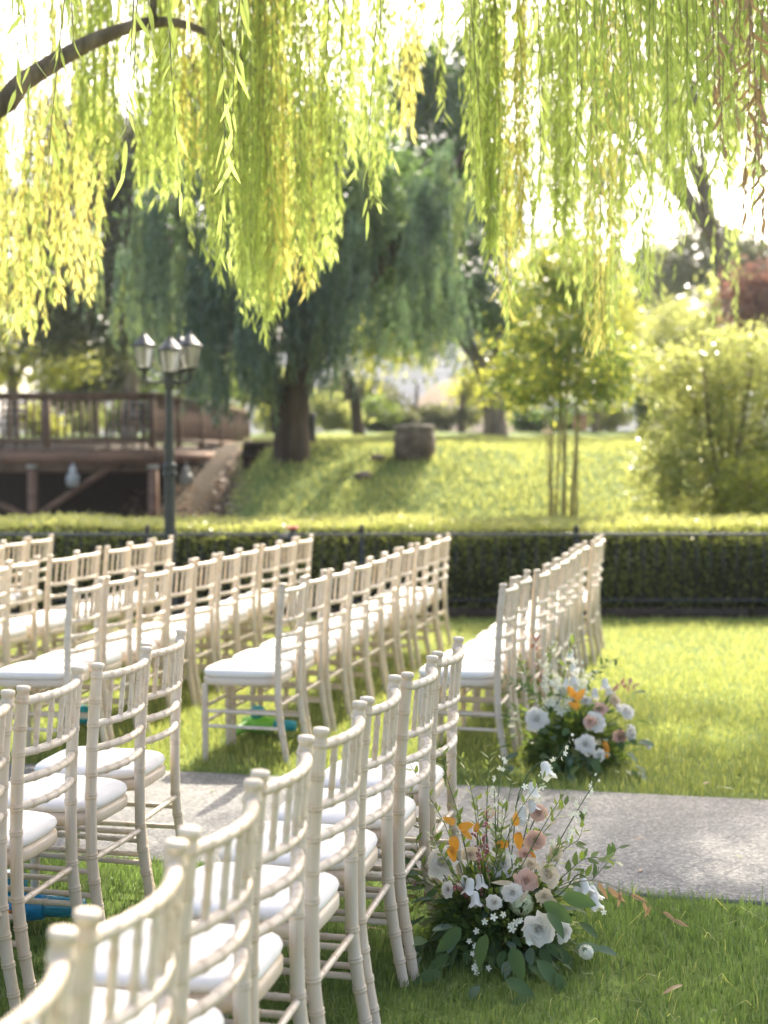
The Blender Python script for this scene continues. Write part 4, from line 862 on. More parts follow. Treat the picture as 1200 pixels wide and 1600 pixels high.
for k in range(13):                                     # thin far strands on the right, hanging lower
    xc = rng.uniform(900, 1300); Yc = rng.uniform(10.6, 12.2); yc = rng.uniform(420, 560)
    for q in range(rng.integers(2, 6)): W(tw, lf, xc + rng.normal(0, 9), yc - abs(rng.normal(0, 40)), Yc + rng.normal(0, .08), rng.uniform(4.6, 5.4), step=.036, spread=.16)
for k in range(40): W(tw, lf, rng.uniform(1060, 1290), rng.uniform(60, 350), rng.uniform(6.0, 7.0), rng.uniform(4.2, 5.0))
for k in range(80):                                     # shaded strands nearer the camera on the right
    x = rng.normal(1010, 110); Y = rng.uniform(5.6, 6.8); W(tw, lf, x, rng.uniform(-40, 360) - (110 if x < 900 else 0), Y, rng.uniform(4.2, 5.0))
for k in range(200):                                    # crown above the frame: shades the nearest rows
    X = rng.uniform(-3.4, 3.4); Y = rng.uniform(5.0, 9.6); z = rng.uniform(4.4, 5.8); tip = Vector((X, Y, 0)); zt_ = EYE + (Y * .36) + rng.uniform(.1, .8)
    tipw = np.array((X, Y, zt_)); t0 = int((z - zt_) / .03)
    if t0 < 6: continue
    s = np.linspace(0, 1, t0); p = np.column_stack([X + .1 * np.sin(s * 3 + k), Y + .1 * np.cos(s * 2.4 + k), z - s * (z - zt_)]); b = rng.uniform(0, 6.28, t0); t = norm(np.stack([np.cos(b) * .4, np.sin(b) * .4, -rng.uniform(.55, 1.5, t0)], 1)); kites(lf, p, t, perp(t), rng.uniform(.06, .12, t0), rng.uniform(.011, .017, t0))
cot = 1 / math.tan(SUN_EL); sdx, sdy = math.sin(SUN_AZ) * cot, math.cos(SUN_AZ) * cot
def canopy(n, per, x0, x1, y0, y1, hole):               # unseen high crown, its twigs placed along the sun to dapple the ground
    for k in range(n):
        gx, gy = rng.uniform(x0, x1), rng.uniform(y0, y1)
        if hole(gx, gy): continue
        z = rng.uniform(4.9, 7.2); c = np.array([gx + sdx * z, gy + sdy * z, z])
        while c[2] < EYE + c[1] * .345 + .25: z += .3; c = np.array([gx + sdx * z, gy + sdy * z, z])
        ln = rng.uniform(.5, 1.1); s_ = rng.uniform(0, 1, per); a = rng.uniform(0, 6.28)
        p = c + np.stack([np.cos(a) * s_ * .15, np.sin(a) * s_ * .15, (s_ - .5) * ln], 1) + rng.normal(0, .05, (per, 3)); b = rng.uniform(0, 6.28, per)
        t = norm(np.stack([np.cos(b) * .6, np.sin(b) * .6, -rng.uniform(.3, 1.3, per)], 1)); kites(lf, p, t, perp(t), rng.uniform(.08, .14, per), rng.uniform(.014, .024, per))
def lit(gx, gy):
    v = math.sin(gx * 2.6 + 1.3 * math.sin(gy * 1.9)) * math.sin(gy * 2.3 + 1.1 * math.sin(gx * 1.7 + 2))
    return v > .42 or (abs(gx - 1.5) < .42 and abs(gy - 5.3) < .42) or rng.random() > np.interp(gx, [-.6, .1, .9], [.10, .45, 1.0])  # gaps shaped to leave sun patches on path and grass
canopy(3000, 26, -1.6, 3.4, 2.0, 6.55, lit)
canopy(1500, 26, .9, 3.8, 6.3, 8.8, lambda gx, gy: math.sin(gx * 3.1 + math.sin(gy * 2.2)) * math.sin(gy * 2.9 + 1.0) > .22 or rng.random() < (gy - 6.3) / 4.0)
limb(W1, 'limb', [Vector((1.4, 8.0, 5.6)), Vector((2.2, 9.6, 6.1)), Vector((2.8, 11.2, 6.3)), Vector((3.2, 12.8, 6.6))], .10, .03, 'bark', 8, 16)
limb(W1, 'limb', [Vector((-.6, 7.8, 5.4)), Vector((0.2, 9.4, 5.9)), Vector((.7, 11.0, 6.2)), Vector((1.0, 12.4, 6.5))], .09, .03, 'bark', 8, 16)
stuff_part(tw, 'twigs', 'twig', W1); stuff_part(lf, 'hanging_foliage', 'willow', W1); stuff_part(lg, 'golden_foliage', 'willow_gold', W1)
# the nearest strands: every leaf its own
def leaf_mesh(name, m, L=1.0, W=.13, bend=.10, nseg=6, fold=.25, shape='lance', wave=0.0):
    mb = MB(); v = []; f = []
    for k in range(nseg + 1):
        s = k / nseg
        w = (math.sin(math.pi * min(1, s ** .75)) ** .9 if shape == 'lance' else math.sin(math.pi * s ** .8) ** .7) * W / 2
        if k == nseg: w = .0
        if k == 0: w = W * .04
        z = -bend * s * s + wave * math.sin(s * 7); v += [(-w, s * L, z + fold * w), (0, s * L, z), (w, s * L, z + fold * w)]
    for k in range(nseg):
        a = k * 3; f += [(a, a + 1, a + 4, a + 3), (a + 1, a + 2, a + 5, a + 4)]
    mb.add(v, f); return mb.mesh(name, m, True)
wl_mesh = [leaf_mesh('leaf', 'willow', 1, .13, bd_, 6) for bd_ in (.12, -.05, .22)]
def orient(t, sd):
    n = np.cross(sd, t); return Matrix(((sd[0], t[0], n[0]), (sd[1], t[1], n[1]), (sd[2], t[2], n[2]))).to_euler()
near = [(22, 190, 5.3), (48, 130, 5.2), (76, 262, 5.2), (95, 130, 5.5), (118, 110, 5.6), (195, 268, 5.1), (208, 160, 5.4), (232, 90, 5.4), (283, 300, 5.2), (300, 90, 5.6), (345, 395, 5.3), (365, 250, 5.2), (372, 140, 5.6), (508, 110, 5.5), (575, 330, 5.8), (590, 120, 5.6), (745, 300, 6.0), (752, 230, 5.9), (845, 280, 5.6), (893, 330, 5.8)]
W1loc = np.array(W1.location)
for (x, y, Y) in near:
    ztop = float(P(x, -60 - rng.uniform(0, 80), Y).z); t1 = MB(); st = rng.integers(1 << 30)
    p, t, sd, LL, WW = W(t1, None, x, y, Y, ztop, step=.052, L=.125, Wd=.015, fine='list', spread=.06)
    so_ = t1.build('strand', 'twig', W1); so_.location = -W1.location
    for q in range(len(p)):
        o = link('leaf', wl_mesh[q % 3], so_, p[q], orient(t[q], sd[q]), (LL[q], LL[q] * 1.02, LL[q]))
# dried, curled strand at the upper right
dm = [leaf_mesh('dry_leaf', 'leaf_dry', 1, .22, .55, 8, .6, wave=w_) for w_ in (.06, -.08)]
for (x, y, Y) in ((1118, 150, 5.6), (1132, 245, 5.5), (1150, 180, 5.7), (1163, 330, 5.6), (1180, 260, 5.5), (1195, 340, 5.6), (1142, 60, 5.4), (1172, 120, 5.5), (1205, 200, 5.7)):
    ztop = float(P(x, -60, Y).z); t1 = MB(); p, t, sd, LL, WW = W(t1, None, x, y, Y, ztop, step=.040, L=.085, Wd=.02, fine='list', spread=.05)
    so_ = t1.build('dry_strand', 'twig', W1); so_.location = -W1.location
    for q in range(len(p)): link('dry_leaf', dm[q % 2], so_, p[q], orient(t[q], sd[q]), LL[q])

# ================================================================== FLOWERS AT THE ENDS OF THE LAST ROWS
def patch(mb, r0, r1, h, span, az, curl, nu=6, nv=5, tip=.0, jit=.0):
    """a cupped petal round the z axis"""
    v = []
    for b in range(nv + 1):
        t = b / nv
        for a in range(nu + 1):
            u = a / nu * 2 - 1; wd = math.sin(min(1, t * 1.25 + .12) * math.pi * .5) * (1 - .25 * max(0, t - .75) * 4 * u * u)
            r = r0 + (r1 - r0) * t ** 1.3 + curl * max(0, t - .62) ** 2 * 4; z = h * math.sin(t * math.pi * .5) - curl * max(0, t - .75) ** 2 * 3 - .10 * h * u * u * t + tip * t * (1 - u * u)
            ph = az + u * span * wd; r *= 1 + jit * math.sin(u * 5 + az * 3) * t; v.append((r * math.sin(ph), r * math.cos(ph), z))
    n = nu + 1; f = [(b * n + a, b * n + a + 1, b * n + n + a + 1, b * n + n + a) for b in range(nv) for a in range(nu)]
    mb.add(v, f)
def rose_core(name, m, fullness=1.0):
    mb = MB(); mb.tube([(0, 0, z) for z in (.0, .3, .6, .82, .90)], [.10, .22, .22, .13, .02], 10)
    for k, (r1, h, sp, nn, cu) in enumerate(((.13, 1.0, 1.7, 3, .01), (.22, 1.0, 1.3, 3, .03), (.33, .98, 1.15, 3, .05), (.45, .95, 1.0, 4, .08), (.57, .90, .95, 4, .11), (.69, .84, .85, 5, .14), (.80, .77, .8, 5, .17))):
        for q in range(nn): patch(mb, .06 + r1 * .45, r1 * fullness, h, sp, q * 6.283 / nn + k * 2.4, cu, 7, 6, .02, .08)
    return mb.mesh(name, m, True)
def petal_mesh(m, r1=.90, h=.70, curl=.20):
    mb = MB(); patch(mb, .22, r1, h, .74, 0, curl, 8, 7, .04, .08); return mb.mesh('petal', m, True)
ROSE = {m: (rose_core('rose', m), petal_mesh(m), petal_mesh(m, 1.02, .56, .24)) for m in ('rose_white', 'rose_cream', 'rose_peach')}
def faceto(d): return Vector(d).normalized().to_track_quat('Z', 'Y').to_euler()
def bell_mesh():
    mb = MB(); n = 20; v = []
    prof = [(.05, 0), (.20, .05), (.27, .2), (.28, .45), (.31, .68), (.40, .86), (.52, .97)]
    for (r, z) in prof:
        for k in range(n):
            a = 2 * math.pi * k / n; lob = (z ** 3) * .10 * math.cos(5 * a); v.append((r * (1 + lob) * math.cos(a), r * (1 + lob) * math.sin(a), z + lob * 1.2))
    i = np.arange(len(prof) - 1)[:, None] * n; j = np.arange(n)[None, :]; j2 = (j + 1) % n
    mb.add(v, np.stack([i + j, i + j2, i + n + j2, i + n + j], -1).reshape(-1, 4)); return mb.mesh('bellflower', 'bell_white', True)
BELL = bell_mesh()
mb = MB(); mb.tube([(0, 0, -.10), (0, 0, 0), (0, 0, .06), (0, 0, .16)], [.02, .05, .12, .20], 8); CAL = mb.mesh('calyx', 'stem_green', True)
def floret_mesh(name, m, npet=5, cup=.35):
    mb = MB()
    for k in range(npet):
        a = 2 * math.pi * k / npet; c, s_ = math.cos(a), math.sin(a); v = []
        for t, w_ in ((.05, .06), (.45, .26), (.8, .27), (1.0, .04)):
            for u in (-1, 0, 1): r = t; z = cup * t * t + .06 * abs(u); x, y = r, u * w_; v.append((x * c - y * s_, x * s_ + y * c, z))
        mb.add(v, [(b * 3 + q, b * 3 + q + 1, b * 3 + q + 4, b * 3 + q + 3) for b in range(3) for q in range(2)])
    return mb.mesh(name, m, True)
FLO = floret_mesh('floret', 'floret_white'); STAR = floret_mesh('star_flower', 'floret_white', 5, .45)
def cluster_mesh(name, n, m, size=.26):
    mb = MB(); d = rdir(n, -.35, 1)
    for q in d:
        e = np.array(Vector(q).to_track_quat('Z', 'Y').to_matrix()); b = rng.uniform(0, 6.28); v = []
        for k in range(4):
            a = b + math.pi / 2 * k; a2 = a + .55; a3 = a - .55; v += [(0, 0, 0), (math.cos(a2) * .8, math.sin(a2) * .8, .1), (math.cos(a) * 1.15, math.sin(a) * 1.15, .2), (math.cos(a3) * .8, math.sin(a3) * .8, .1)]
        v = np.array(v) * size * rng.uniform(.8, 1.2) @ e.T + q * rng.uniform(.8, 1.0); mb.add(v, np.arange(16).reshape(4, 4))
    return mb.mesh(name, m)
HYD = cluster_mesh('hydrangea', 150, 'hydrangea'); CARN = cluster_mesh('carnation', 70, 'floret_white', .32)
LM = {'dark': leaf_mesh('leaf', 'leaf_dark', 1, .46, .22, 7, .22, 'ovate'), 'dark2': leaf_mesh('leaf', 'leaf_dark', 1, .36, -.10, 7, .3, 'ovate'), 'blue': leaf_mesh('leaf', 'leaf_blue', 1, .44, .18, 7, .15, 'ovate'),
      'light': leaf_mesh('leaf', 'leaf_light', 1, .34, .15, 6, .25), 'mid': leaf_mesh('leaf', 'leaf_mid', 1, .48, .15, 7, .2, 'ovate'), 'orange': leaf_mesh('orange_leaf', 'leaf_orange', 1, .62, .48, 8, .45, 'ovate', wave=.07), 'dry': leaf_mesh('dry_leaf', 'leaf_dry', 1, .26, .3, 7, .5, wave=.05), 'straw': leaf_mesh('straw_leaf', 'straw', 1, .26, .35, 7, .5, wave=.05)}

class Bouquet:
    def __init__(s, name, base, label): s.r = empty(name, base); tag(s.r, label, 'flowers', 'floral arrangements beside the aisle'); s.o = Vector(base)
    def rose(s, c, rad, face, m, outer=5, wide=4):
        a, b, d = ROSE[m]; o = link('rose', a, s.r, Vector(c) - s.o, faceto(face), rad)
        o.rotation_euler.rotate_axis('Z', random.uniform(0, 6)); k0 = random.uniform(0, 6)
        for k in range(outer): link('petal', b, o, (0, 0, -.02), (0, 0, k0 + k * 6.283 / outer), random.uniform(.92, 1.06))
        for k in range(wide): link('petal', d, o, (0, 0, -.06), (0, 0, k0 + .6 + k * 6.283 / wide), random.uniform(.9, 1.05))
    def bell(s, c, size, d): o = link('bellflower', BELL, s.r, Vector(c) - s.o, faceto(d), size); link('calyx', CAL, o)
    def obj(s, name, me, c, d, size):
        o = link(name, me, s.r, Vector(c) - s.o, faceto(d), size); o.rotation_euler.rotate_axis('Z', random.uniform(0, 6)); return o
    def stem(s, pts, r=.0022, m='stem_green', name='stem'): mb = MB(); c = curve([np.array(Vector(p) - s.o) for p in pts], 12); mb.tube(c, np.linspace(r, r * .5, 12), 5); return mb.build(name, m, s.r, smooth=True)
    def leaf(s, kind, c, t, size, flat=None):
        t = np.array(Vector(t).normalized()); up = np.array([0, 0, 1.0]) if flat is None else np.array(flat)
        sd = np.cross(t, up + .5 * rdir(1)[0]); sd = sd / (np.linalg.norm(sd) + 1e-9); return link(LM[kind].name.split('.')[0], LM[kind], s.r, Vector(c) - s.o, orient(t, sd), size)
    def sprig(s, pts, n, L, W, m, name='leafy_sprig', ang=.8, stem='stem_green', start=.25):
        st = s.stem(pts, .0018, stem, name); c = curve([np.array(Vector(p) - s.o) for p in pts], 40); mb = MB()
        k = (np.linspace(start, 1, n) * 39).astype(int); p = c[k]; t0 = norm(np.gradient(c, axis=0))[k]; sd = perp(t0)
        sd[1::2] = -sd[::2][:len(sd[1::2])]; t = norm(t0 * .7 + sd * ang + .15 * rdir(n)); sz = L * rng.uniform(.7, 1.15, n)
        lances(mb, p, t, norm(np.cross(t, rdir(n) * .5 + np.array([0, 0, 1.0]))), sz, sz * W / L, rng.uniform(-.2, .25, n)); o = mb.build('leaves', m, st); o['kind'] = 'stuff'
    def spire(s, pts, n, size, name='larkspur_spire', spread=.02):
        st = s.stem(pts, .0026, 'stem_green', name); c = curve([np.array(Vector(p) - s.o) for p in pts], 40)
        for q in range(n):
            u = .45 + .55 * q / (n - 1); p = c[min(39, int(u * 39))]; d = rdir(1, -.4, .6)[0]; d[1] -= .4; sc = size * (1.15 - .75 * (q / (n - 1)))
            link('floret', FLO, st, p + d * spread * (1.2 - u * .6), faceto(d), sc * random.uniform(.85, 1.15))
    def berries(s, pts, n, m, r=.0045, name='berry_spray'):
        st = s.stem(pts, .0015, 'twig', name); c = curve([np.array(Vector(p) - s.o) for p in pts], 30); mb = MB()
        for q in range(n):
            p = c[rng.integers(6, 30)] + rdir(1)[0] * rng.uniform(.004, .014); rr = r * rng.uniform(.6, 1.2); mb.tube([p + np.array([0, 0, z]) * rr for z in (-1, -.6, .1, .7, 1.0)], np.array([.2, .8, 1, .7, .1]) * rr, 6, caps=False)
        o = mb.build('berries', m, st, smooth=True); o['kind'] = 'stuff'

# ---- the near arrangement
b0 = G(785, 1500); b0.y += .10; B1 = Bouquet('floral_arrangement', (b0.x, b0.y, 0), 'near low arrangement of white roses and orange leaves beside the path')
hub = Vector((b0.x, b0.y, .10))
T = lambda x, y, Y=4.40: P(x, y, Y)
# dark inner foliage, then the leaves one can tell apart
mb = MB(); n = 2600; d = rdir(n, -.1, 1); rr = rng.uniform(.25, 1, n) ** .5
p = np.array([b0.x, b0.y + .02, .02]) + d * rr[:, None] * np.array([.21, .16, .24]) - np.array(B1.o); t = norm(d + .6 * rdir(n)); kites(mb, p, t, perp(t), rng.uniform(.03, .06, n), rng.uniform(.012, .024, n)); o = mb.build('inner_foliage', 'leaf_mid', B1.r); o['kind'] = 'stuff'
for k in range(215):
    x = random.gauss(775, 75); y = random.uniform(1370, 1545) - abs(x - 775) * .10; x = min(max(x, 640), 925); Y = 4.40 - (y - 1400) / 150 * .20 + random.uniform(-.04, .12)
    c = P(x, y, Y); c.z = max(c.z, .03); d = (c - hub); d.z = d.z * .6 - .02 + random.uniform(-.05, .03); d = d.normalized() + Vector(rdir(1)[0]) * .45 + Vector((0, -.2, 0))
    B1.leaf(random.choice(['dark', 'dark', 'dark2', 'dark', 'mid', 'blue']), c - d.normalized() * .03, d, random.uniform(.045, .08))
for (x, y, Y, dx, dz, L) in ((700, 1490, 4.2, -.5, -.4, .09), (720, 1450, 4.2, -.6, -.5, .10), (760, 1460, 4.15, -.3, -.7, .10), (800, 1480, 4.12, .2, -.6, .10), (840, 1500, 4.12, .5, -.5, .11), (870, 1520, 4.1, .3, -.9, .09), (790, 1530, 4.05, .6, -.2, .10), (830, 1555, 4.0, -.8, -.3, .10), (690, 1520, 4.15, -.9, -.1, .09), (750, 1540, 4.05, -.5, -.4, .08), (880, 1400, 4.2, .8, -.1, .10), (850, 1410, 4.2, .7, -.4, .10), (855, 1425, 4.15, .3, -.3, .09), (900, 1480, 4.3, .8, .1, .08), (930, 1480, 4.3, .9, -.1, .07), (668, 1470, 4.2, -.9, .1, .09), (655, 1490, 4.2, -.8, .3, .06)):
    c = P(x, y, Y); c.z = max(c.z, .02); B1.leaf('dark' if L > .085 else 'blue', c, (dx, -.35, dz), L, (0, -.6, .8))
fr = Vector((-.12, -1, .45))
for (x, y, Y, r, f_, m) in ((690, 1347, 4.42, .046, (-.35, -.8, .5), 'rose_white'), (782, 1353, 4.45, .044, (-.3, -.6, .75), 'rose_white'), (842, 1452, 4.22, .045, (.05, -1, .15), 'rose_white'), (880, 1456, 4.28, .032, (.6, -.8, .1), 'rose_white'),
                            (856, 1367, 4.36, .037, (.45, -.7, .5), 'rose_cream'), (828, 1351, 4.42, .027, (.1, -.6, .8), 'rose_cream'), (842, 1271, 4.52, .028, (.3, -.7, .5), 'rose_peach'), (836, 1313, 4.50, .032, (.1, -.9, .3), 'rose_peach'), (822, 1376, 4.36, .036, (.1, -.8, .5), 'rose_peach'), (764, 1272, 4.55, .018, (0, -.7, .6), 'rose_peach'), (735, 1335, 4.44, .026, (-.2, -.7, .6), 'rose_cream'), (868, 1330, 4.42, .026, (.4, -.7, .5), 'rose_cream'), (800, 1395, 4.32, .030, (-.1, -.9, .3), 'rose_white'), (850, 1400, 4.30, .024, (.3, -.9, .2), 'rose_cream'), (772, 1410, 4.30, .024, (-.3, -.9, .3), 'rose_white'), (820, 1335, 4.46, .024, (0, -.7, .7), 'rose_peach'), (700, 1390, 4.36, .022, (-.5, -.8, .3), 'rose_white')):
    c = T(x, y, Y); f_ = Vector(f_).normalized(); B1.rose(c - f_ * r * .5, r, f_, m, 5 if r > .03 else 4, 4 if r > .04 else 2); B1.stem([c - f_ * r * .4, c - f_ * .08 + Vector((0, .02, -.05)), hub], .003)
B1.obj('hydrangea', HYD, T(815, 1412, 4.33), (0, -.8, .4), .036); B1.obj('hydrangea', HYD, T(792, 1395, 4.38), (-.2, -.7, .6), .026); B1.obj('carnation', CARN, T(916, 1488, 4.25), (.3, -.8, .4), .022); B1.stem([T(916, 1488, 4.26), T(890, 1480, 4.3), hub], .002)
for (x, y, Y, s_, d) in ((735, 1372, 4.36, .050, (-.1, -.3, -1)), (748, 1365, 4.38, .046, (.15, -.3, -1)), (728, 1368, 4.4, .042, (-.4, -.2, -1)), (741, 1392, 4.34, .048, (.1, -.4, -1)), (850, 1190, 4.55, .056, (.2, -.5, -.9)), (832, 1222, 4.55, .056, (.0, -.5, -.9)), (817, 1258, 4.54, .050, (-.1, -.4, -1)), (810, 1270, 4.53, .044, (.4, -.4, -.9)), (828, 1250, 4.53, .042, (.3, -.4, -.8)), (910, 1372, 4.36, .048, (.3, -.4, -1)), (922, 1384, 4.36, .050, (.4, -.4, -.9)), (903, 1385, 4.37, .044, (-.3, -.3, -1)), (926, 1398, 4.34, .046, (.3, -.5, -1))):
    B1.bell(T(x, y, Y), s_, d)
B1.stem([T(850, 1188, 4.55), T(828, 1205, 4.55), T(808, 1250, 4.53), T(800, 1330, 4.48), hub], .003); B1.stem([T(742, 1362, 4.38), T(745, 1345, 4.4), T(760, 1380, 4.42), hub], .003); B1.stem([T(915, 1370, 4.36), T(900, 1368, 4.36), T(870, 1400, 4.4), hub], .003); B1.stem([T(832, 1220, 4.55), T(822, 1222, 4.55), T(806, 1260, 4.53)], .0025)
B1.spire([hub, T(830, 1390, 4.42), T(885, 1295, 4.42), T(912, 1250, 4.40), T(936, 1213, 4.38)], 18, .014); B1.spire([hub, T(800, 1390, 4.48), T(835, 1245, 4.55), T(868, 1190, 4.56), T(893, 1150, 4.56)], 14, .015)
B1.spire([hub, T(775, 1380, 4.5), T(778, 1280, 4.56), T(780, 1225, 4.58), T(788, 1178, 4.58)], 16, .017, spread=.026); B1.spire([hub, T(800, 1360, 4.42), T(795, 1320, 4.42), T(797, 1290, 4.42)], 9, .010); B1.spire([hub, T(775, 1320, 4.5), T(774, 1270, 4.5), T(772, 1232, 4.5)], 6, .014)
for (x, y) in ((757, 1440), (771, 1433), (787, 1429), (797, 1446), (806, 1441), (813, 1438), (801, 1452), (742, 1478), (738, 1490), (750, 1494), (763, 1513), (741, 1512), (747, 1505), (744, 1520), (733, 1470), (822, 1462), (826, 1472), (944, 1425), (820, 1230), (745, 1455)):
    B1.obj('star_flower', STAR, T(x, y, 4.20 + random.uniform(-.03, .03)), Vector((random.uniform(-.5, .5), -1, random.uniform(.1, .7))), random.uniform(.009, .0135))
for (x, y, Y, d, L) in ((710, 1288, 4.36, (-.5, -.3, .5), .045), (716, 1292, 4.35, (.9, -.2, .1), .052), (722, 1300, 4.35, (.8, -.4, -.3), .040), (708, 1306, 4.34, (.1, -.5, -.9), .056), (706, 1322, 4.33, (.0, -.5, -.9), .052), (802, 1290, 4.45, (.3, -.4, .8), .048), (812, 1300, 4.44, (-.2, -.5, -.8), .058), (795, 1316, 4.44, (-.9, -.3, -.2), .048), (828, 1330, 4.46, (.2, -.4, -.9), .050), (742, 1300, 4.46, (.3, -.3, .9), .035)):
    B1.leaf('orange', T(x, y, Y), d, L * .9, (0, -1, .3))
for pts, n, L, W, m in (([(740, 1420), (700, 1300), (668, 1240), (632, 1180)], 22, .034, .012, 'leaf_light'), ([(740, 1400), (720, 1290), (700, 1220), (690, 1175)], 20, .034, .011, 'leaf_light'), ([(750, 1400), (745, 1290), (735, 1230), (722, 1185)], 18, .036, .010, 'leaf_light'), ([(760, 1380), (760, 1290), (762, 1230), (765, 1180)], 20, .034, .010, 'leaf_light'),
                        ([(730, 1400), (680, 1330), (655, 1290), (640, 1240)], 18, .036, .013, 'leaf_mid'), ([(720, 1420), (670, 1380), (640, 1370), (612, 1360)], 18, .036, .012, 'leaf_mid'), ([(730, 1440), (690, 1420), (650, 1400), (628, 1345)], 18, .034, .012, 'leaf_red'), ([(740, 1440), (700, 1400), (660, 1350), (650, 1310)], 18, .034, .012, 'leaf_mid'),
                        ([(850, 1400), (890, 1360), (920, 1340), (962, 1345)], 14, .048, .022, 'leaf_mid'), ([(850, 1390), (880, 1330), (905, 1310), (912, 1275)], 14, .046, .020, 'leaf_mid'), ([(860, 1420), (900, 1390), (930, 1370), (965, 1325)], 14, .050, .022, 'leaf_dark'), ([(770, 1380), (800, 1290), (830, 1240), (850, 1215)], 16, .034, .010, 'leaf_mid'), ([(800, 1380), (850, 1290), (868, 1260), (880, 1240)], 16, .030, .009, 'leaf_light'), ([(700, 1470), (670, 1470), (650, 1480), (625, 1500)], 14, .036, .013, 'leaf_light'), ([(760, 1400), (775, 1340), (790, 1270), (800, 1220)], 18, .034, .010, 'leaf_mid'), ([(790, 1390), (815, 1340), (850, 1300), (890, 1250)], 14, .038, .016, 'leaf_mid')) + tuple(([(775 + dx * .2, 1430), (775 + dx * .6, 1390 + dy * .3), (775 + dx * .85, 1370 + dy * .6), (775 + dx, 1360 + dy)], 20, .042, .017, m_) for dx, dy, m_ in ((-120, 20, 'leaf_mid'), (-135, 60, 'leaf_light'), (-100, -60, 'leaf_mid'), (-60, -90, 'leaf_mid'), (-30, -110, 'leaf_light'), (10, -100, 'leaf_mid'), (60, -60, 'leaf_mid'), (100, -40, 'leaf_light'), (140, 10, 'leaf_mid'), (150, 60, 'leaf_mid'), (120, 90, 'leaf_light'), (-120, 110, 'leaf_mid'), (-40, 120, 'leaf_mid'), (40, 130, 'leaf_mid'), (90, 130, 'leaf_light'), (-90, 150, 'leaf_mid'), (0, -60, 'leaf_light'))):
    Yd = 4.42 + random.uniform(-.06, .14); B1.sprig([T(x, y, Yd) for x, y in pts], n, L, W, m)
for pts in ([(760, 1440), (752, 1370), (748, 1330), (742, 1300)], [(740, 1420), (728, 1395), (715, 1385), (698, 1392)], [(770, 1420), (760, 1340), (757, 1320), (760, 1285)]): B1.berries([T(x, y, 4.36) for x, y in pts], 34, 'berry_pink')
st = B1.stem([T(850, 1400, 4.36), T(920, 1375, 4.34), T(990, 1400, 4.30), T(1072, 1448, 4.26)], .0016, 'twig', 'dry_branch')
for (x, y, d, L) in ((935, 1378, (.4, -.3, -.8), .06), (950, 1385, (.6, -.3, -.6), .07), (985, 1398, (.9, -.2, -.3), .055), (1005, 1408, (.3, -.3, -.9), .045), (1015, 1415, (-.3, -.3, -.9), .04), (1035, 1425, (.8, -.2, -.4), .05), (1050, 1438, (.9, -.2, -.2), .055), (970, 1392, (-.2, -.4, -.8), .05)): B1.leaf('dry', T(x, y, 4.31), d, L, (0, -1, .3))
for (x, y, d, L) in ((825, 1390, (-.5, -.4, -.7), .07), (800, 1378, (-.9, -.3, .0), .09), (850, 1395, (.7, -.4, -.5), .08), (905, 1400, (.3, -.5, -.8), .06), (860, 1290, (.5, -.3, .6), .05), (845, 1395, (-.1, -.5, -.9), .06)): B1.leaf('straw', T(x, y, 4.30 if y > 1350 else 4.5), d, L * .7, (0, -1, .3))

# ---- the far arrangement
c0 = G(900, 1195); B2 = Bouquet('floral_arrangement', (c0.x, c0.y, 0), 'far low arrangement of white and peach roses beside the rightmost row beyond the path')
hub2 = Vector((c0.x, c0.y + .05, .10)); F2 = lambda x, y, Y=7.0: P(x, y, Y)
mb = MB(); n = 2400; d = rdir(n, -.1, 1); rr = rng.uniform(.25, 1, n) ** .5
p = np.array([0, .05, .02]) + d * rr[:, None] * np.array([.24, .18, .25]); t = norm(d + .6 * rdir(n)); kites(mb, p, t, perp(t), rng.uniform(.035, .07, n), rng.uniform(.014, .028, n)); o = mb.build('inner_foliage', 'leaf_mid', B2.r); o['kind'] = 'stuff'
for k in range(130):
    x = min(max(random.gauss(895, 58), 790), 1005); y = random.uniform(1080, 1215); Y = 6.95 - (y - 1120) / 95 * .2 + random.uniform(-.05, .1); c = P(x, y, Y); c.z = max(c.z, .03); d = (c - hub2).normalized() + Vector(rdir(1)[0]) * .45 + Vector((0, -.2, -.1))
    B2.leaf(random.choice(['dark', 'dark', 'mid', 'blue', 'dark2']), c - d.normalized() * .03, d, random.uniform(.06, .10))
for (x, y, Y, r, f_, m) in ((838, 1124, 6.95, .056, (-.3, -.9, .3), 'rose_white'), (930, 1128, 6.9, .050, (.2, -.9, .4), 'rose_white'), (915, 1163, 6.85, .048, (-.1, -.9, .3), 'rose_white'), (936, 1180, 6.8, .028, (.2, -.9, .1), 'rose_white'), (985, 1146, 6.9, .042, (.8, -.6, .2), 'rose_white'), (978, 1112, 6.95, .044, (.4, -.6, .7), 'rose_white'), (938, 1108, 6.95, .038, (.1, -.7, .6), 'rose_peach'), (922, 1128, 6.86, .030, (-.4, -.8, .3), 'rose_peach'), (968, 1152, 6.9, .040, (.5, -.8, .2), 'rose_peach'), (960, 1095, 7.0, .036, (.5, -.6, .6), 'rose_cream'), (915, 1095, 7.0, .026, (0, -.7, .6), 'rose_white'), (1012, 1163, 6.9, .024, (.7, -.6, .3), 'rose_white')):
    c = F2(x, y, Y); f_ = Vector(f_).normalized(); B2.rose(c - f_ * r * .5, r, f_, m, 5, 3); B2.stem([c - f_ * r * .4, (c + hub2) / 2, hub2], .003)
for (x, y, d, L) in ((900, 1095, (.3, -.5, .8), .07), (905, 1105, (-.6, -.5, .3), .06), (940, 1160, (.7, -.5, -.4), .05), (945, 1168, (.2, -.5, -.8), .05), (897, 1088, (-.4, -.5, .6), .06)): B2.leaf('orange', F2(x, y, 6.9), d, L, (0, -1, .3))
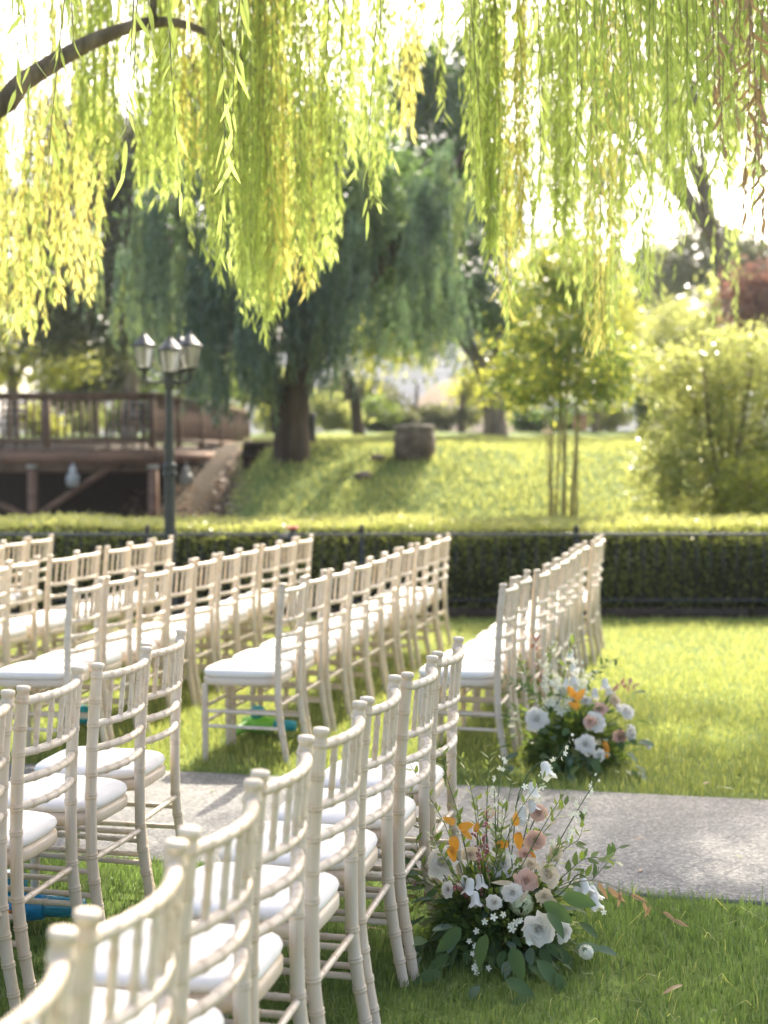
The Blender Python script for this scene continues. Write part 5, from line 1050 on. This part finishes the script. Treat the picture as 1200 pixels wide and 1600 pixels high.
for (x0, x1, y1) in ((860, 862, 1005), (870, 878, 1000), (880, 893, 1020), (890, 905, 1035), (865, 850, 1030), (900, 925, 1050)):
    B2.spire([hub2, F2(x0 + 8, 1120, 7.05), F2((x0 + x1) / 2, 1070, 7.08), F2(x1, y1, 7.1)], 24, .022, spread=.045)
for (x, y) in ((892, 1015), (893, 1035), (895, 1055), (900, 1070), (945, 1060), (948, 1070), (930, 1075), (885, 1060)): B2.bell(F2(x, y, 7.05), .055, (random.uniform(-.3, .3), -.4, -1))
for pts, m in (([(890, 1150), (840, 1090), (810, 1070), (782, 1060)], 'leaf_dark'), ([(890, 1150), (840, 1120), (815, 1110), (785, 1105)], 'leaf_mid'), ([(900, 1140), (925, 1070), (940, 1040), (962, 1030)], 'leaf_dark'), ([(900, 1140), (950, 1090), (970, 1070), (990, 1072)], 'leaf_red'), ([(890, 1140), (880, 1060), (890, 1020), (898, 1000)], 'leaf_mid'), ([(870, 1150), (845, 1060), (838, 1020), (836, 1000)], 'leaf_red'), ([(860, 1150), (830, 1080), (818, 1050), (812, 1030)], 'leaf_mid'), ([(870, 1150), (860, 1080), (858, 1040), (862, 1010)], 'leaf_mid'), ([(850, 1160), (810, 1150), (790, 1150), (775, 1160)], 'leaf_mid')):
    B2.sprig([F2(x, y, 7.0 + random.uniform(-.05, .12)) for x, y in pts], 22, .05, .018, m)

# fallen leaves on grass and path
lm_f = [leaf_mesh('fallen_leaf', 'leaf_dry', 1, .2, .2, 6, .3), leaf_mesh('fallen_leaf', 'leaf_light', 1, .16, .15, 6, .2)]
for k in range(24):
    x = random.uniform(-1.0, 1.9); y = random.uniform(4.0, 7.0); onp = path_near(x) < y < path_far(x)
    o = link('fallen_leaf', lm_f[k % 2], None, (x, y, .018 if onp else .035), (random.uniform(-.2, .2), random.uniform(-.2, .2), random.uniform(0, 6.28)), random.uniform(.05, .085))
    tag(o, 'thin willow leaf fallen %s' % ('on the concrete path' if onp else ('on the grass before the path' if y < path_near(x) else 'on the grass beyond the path')), 'leaf', 'fallen leaves ' + ('on the path' if onp else ('near grass' if y < path_near(x) else 'far grass')))

# ================================================================== HAZE
hz = MB(); hz.box((0, 330, 22.5), (2000, 1300, 63)); ho = hz.build('haze', None); tag(ho, 'thin sunlit haze over the garden', 'haze', kind='stuff')
hm = bpy.data.materials.new('haze'); hm.use_nodes = True; nt = hm.node_tree
for n_ in list(nt.nodes): nt.nodes.remove(n_)
ou = nt.nodes.new('ShaderNodeOutputMaterial'); pv = nt.nodes.new('ShaderNodeVolumePrincipled')
pv.inputs['Color'].default_value = (.93, .95, .97, 1); pv.inputs['Density'].default_value = .0005; pv.inputs['Anisotropy'].default_value = .35
nt.links.new(pv.outputs[0], ou.inputs['Volume']); ho.data.materials.append(hm)
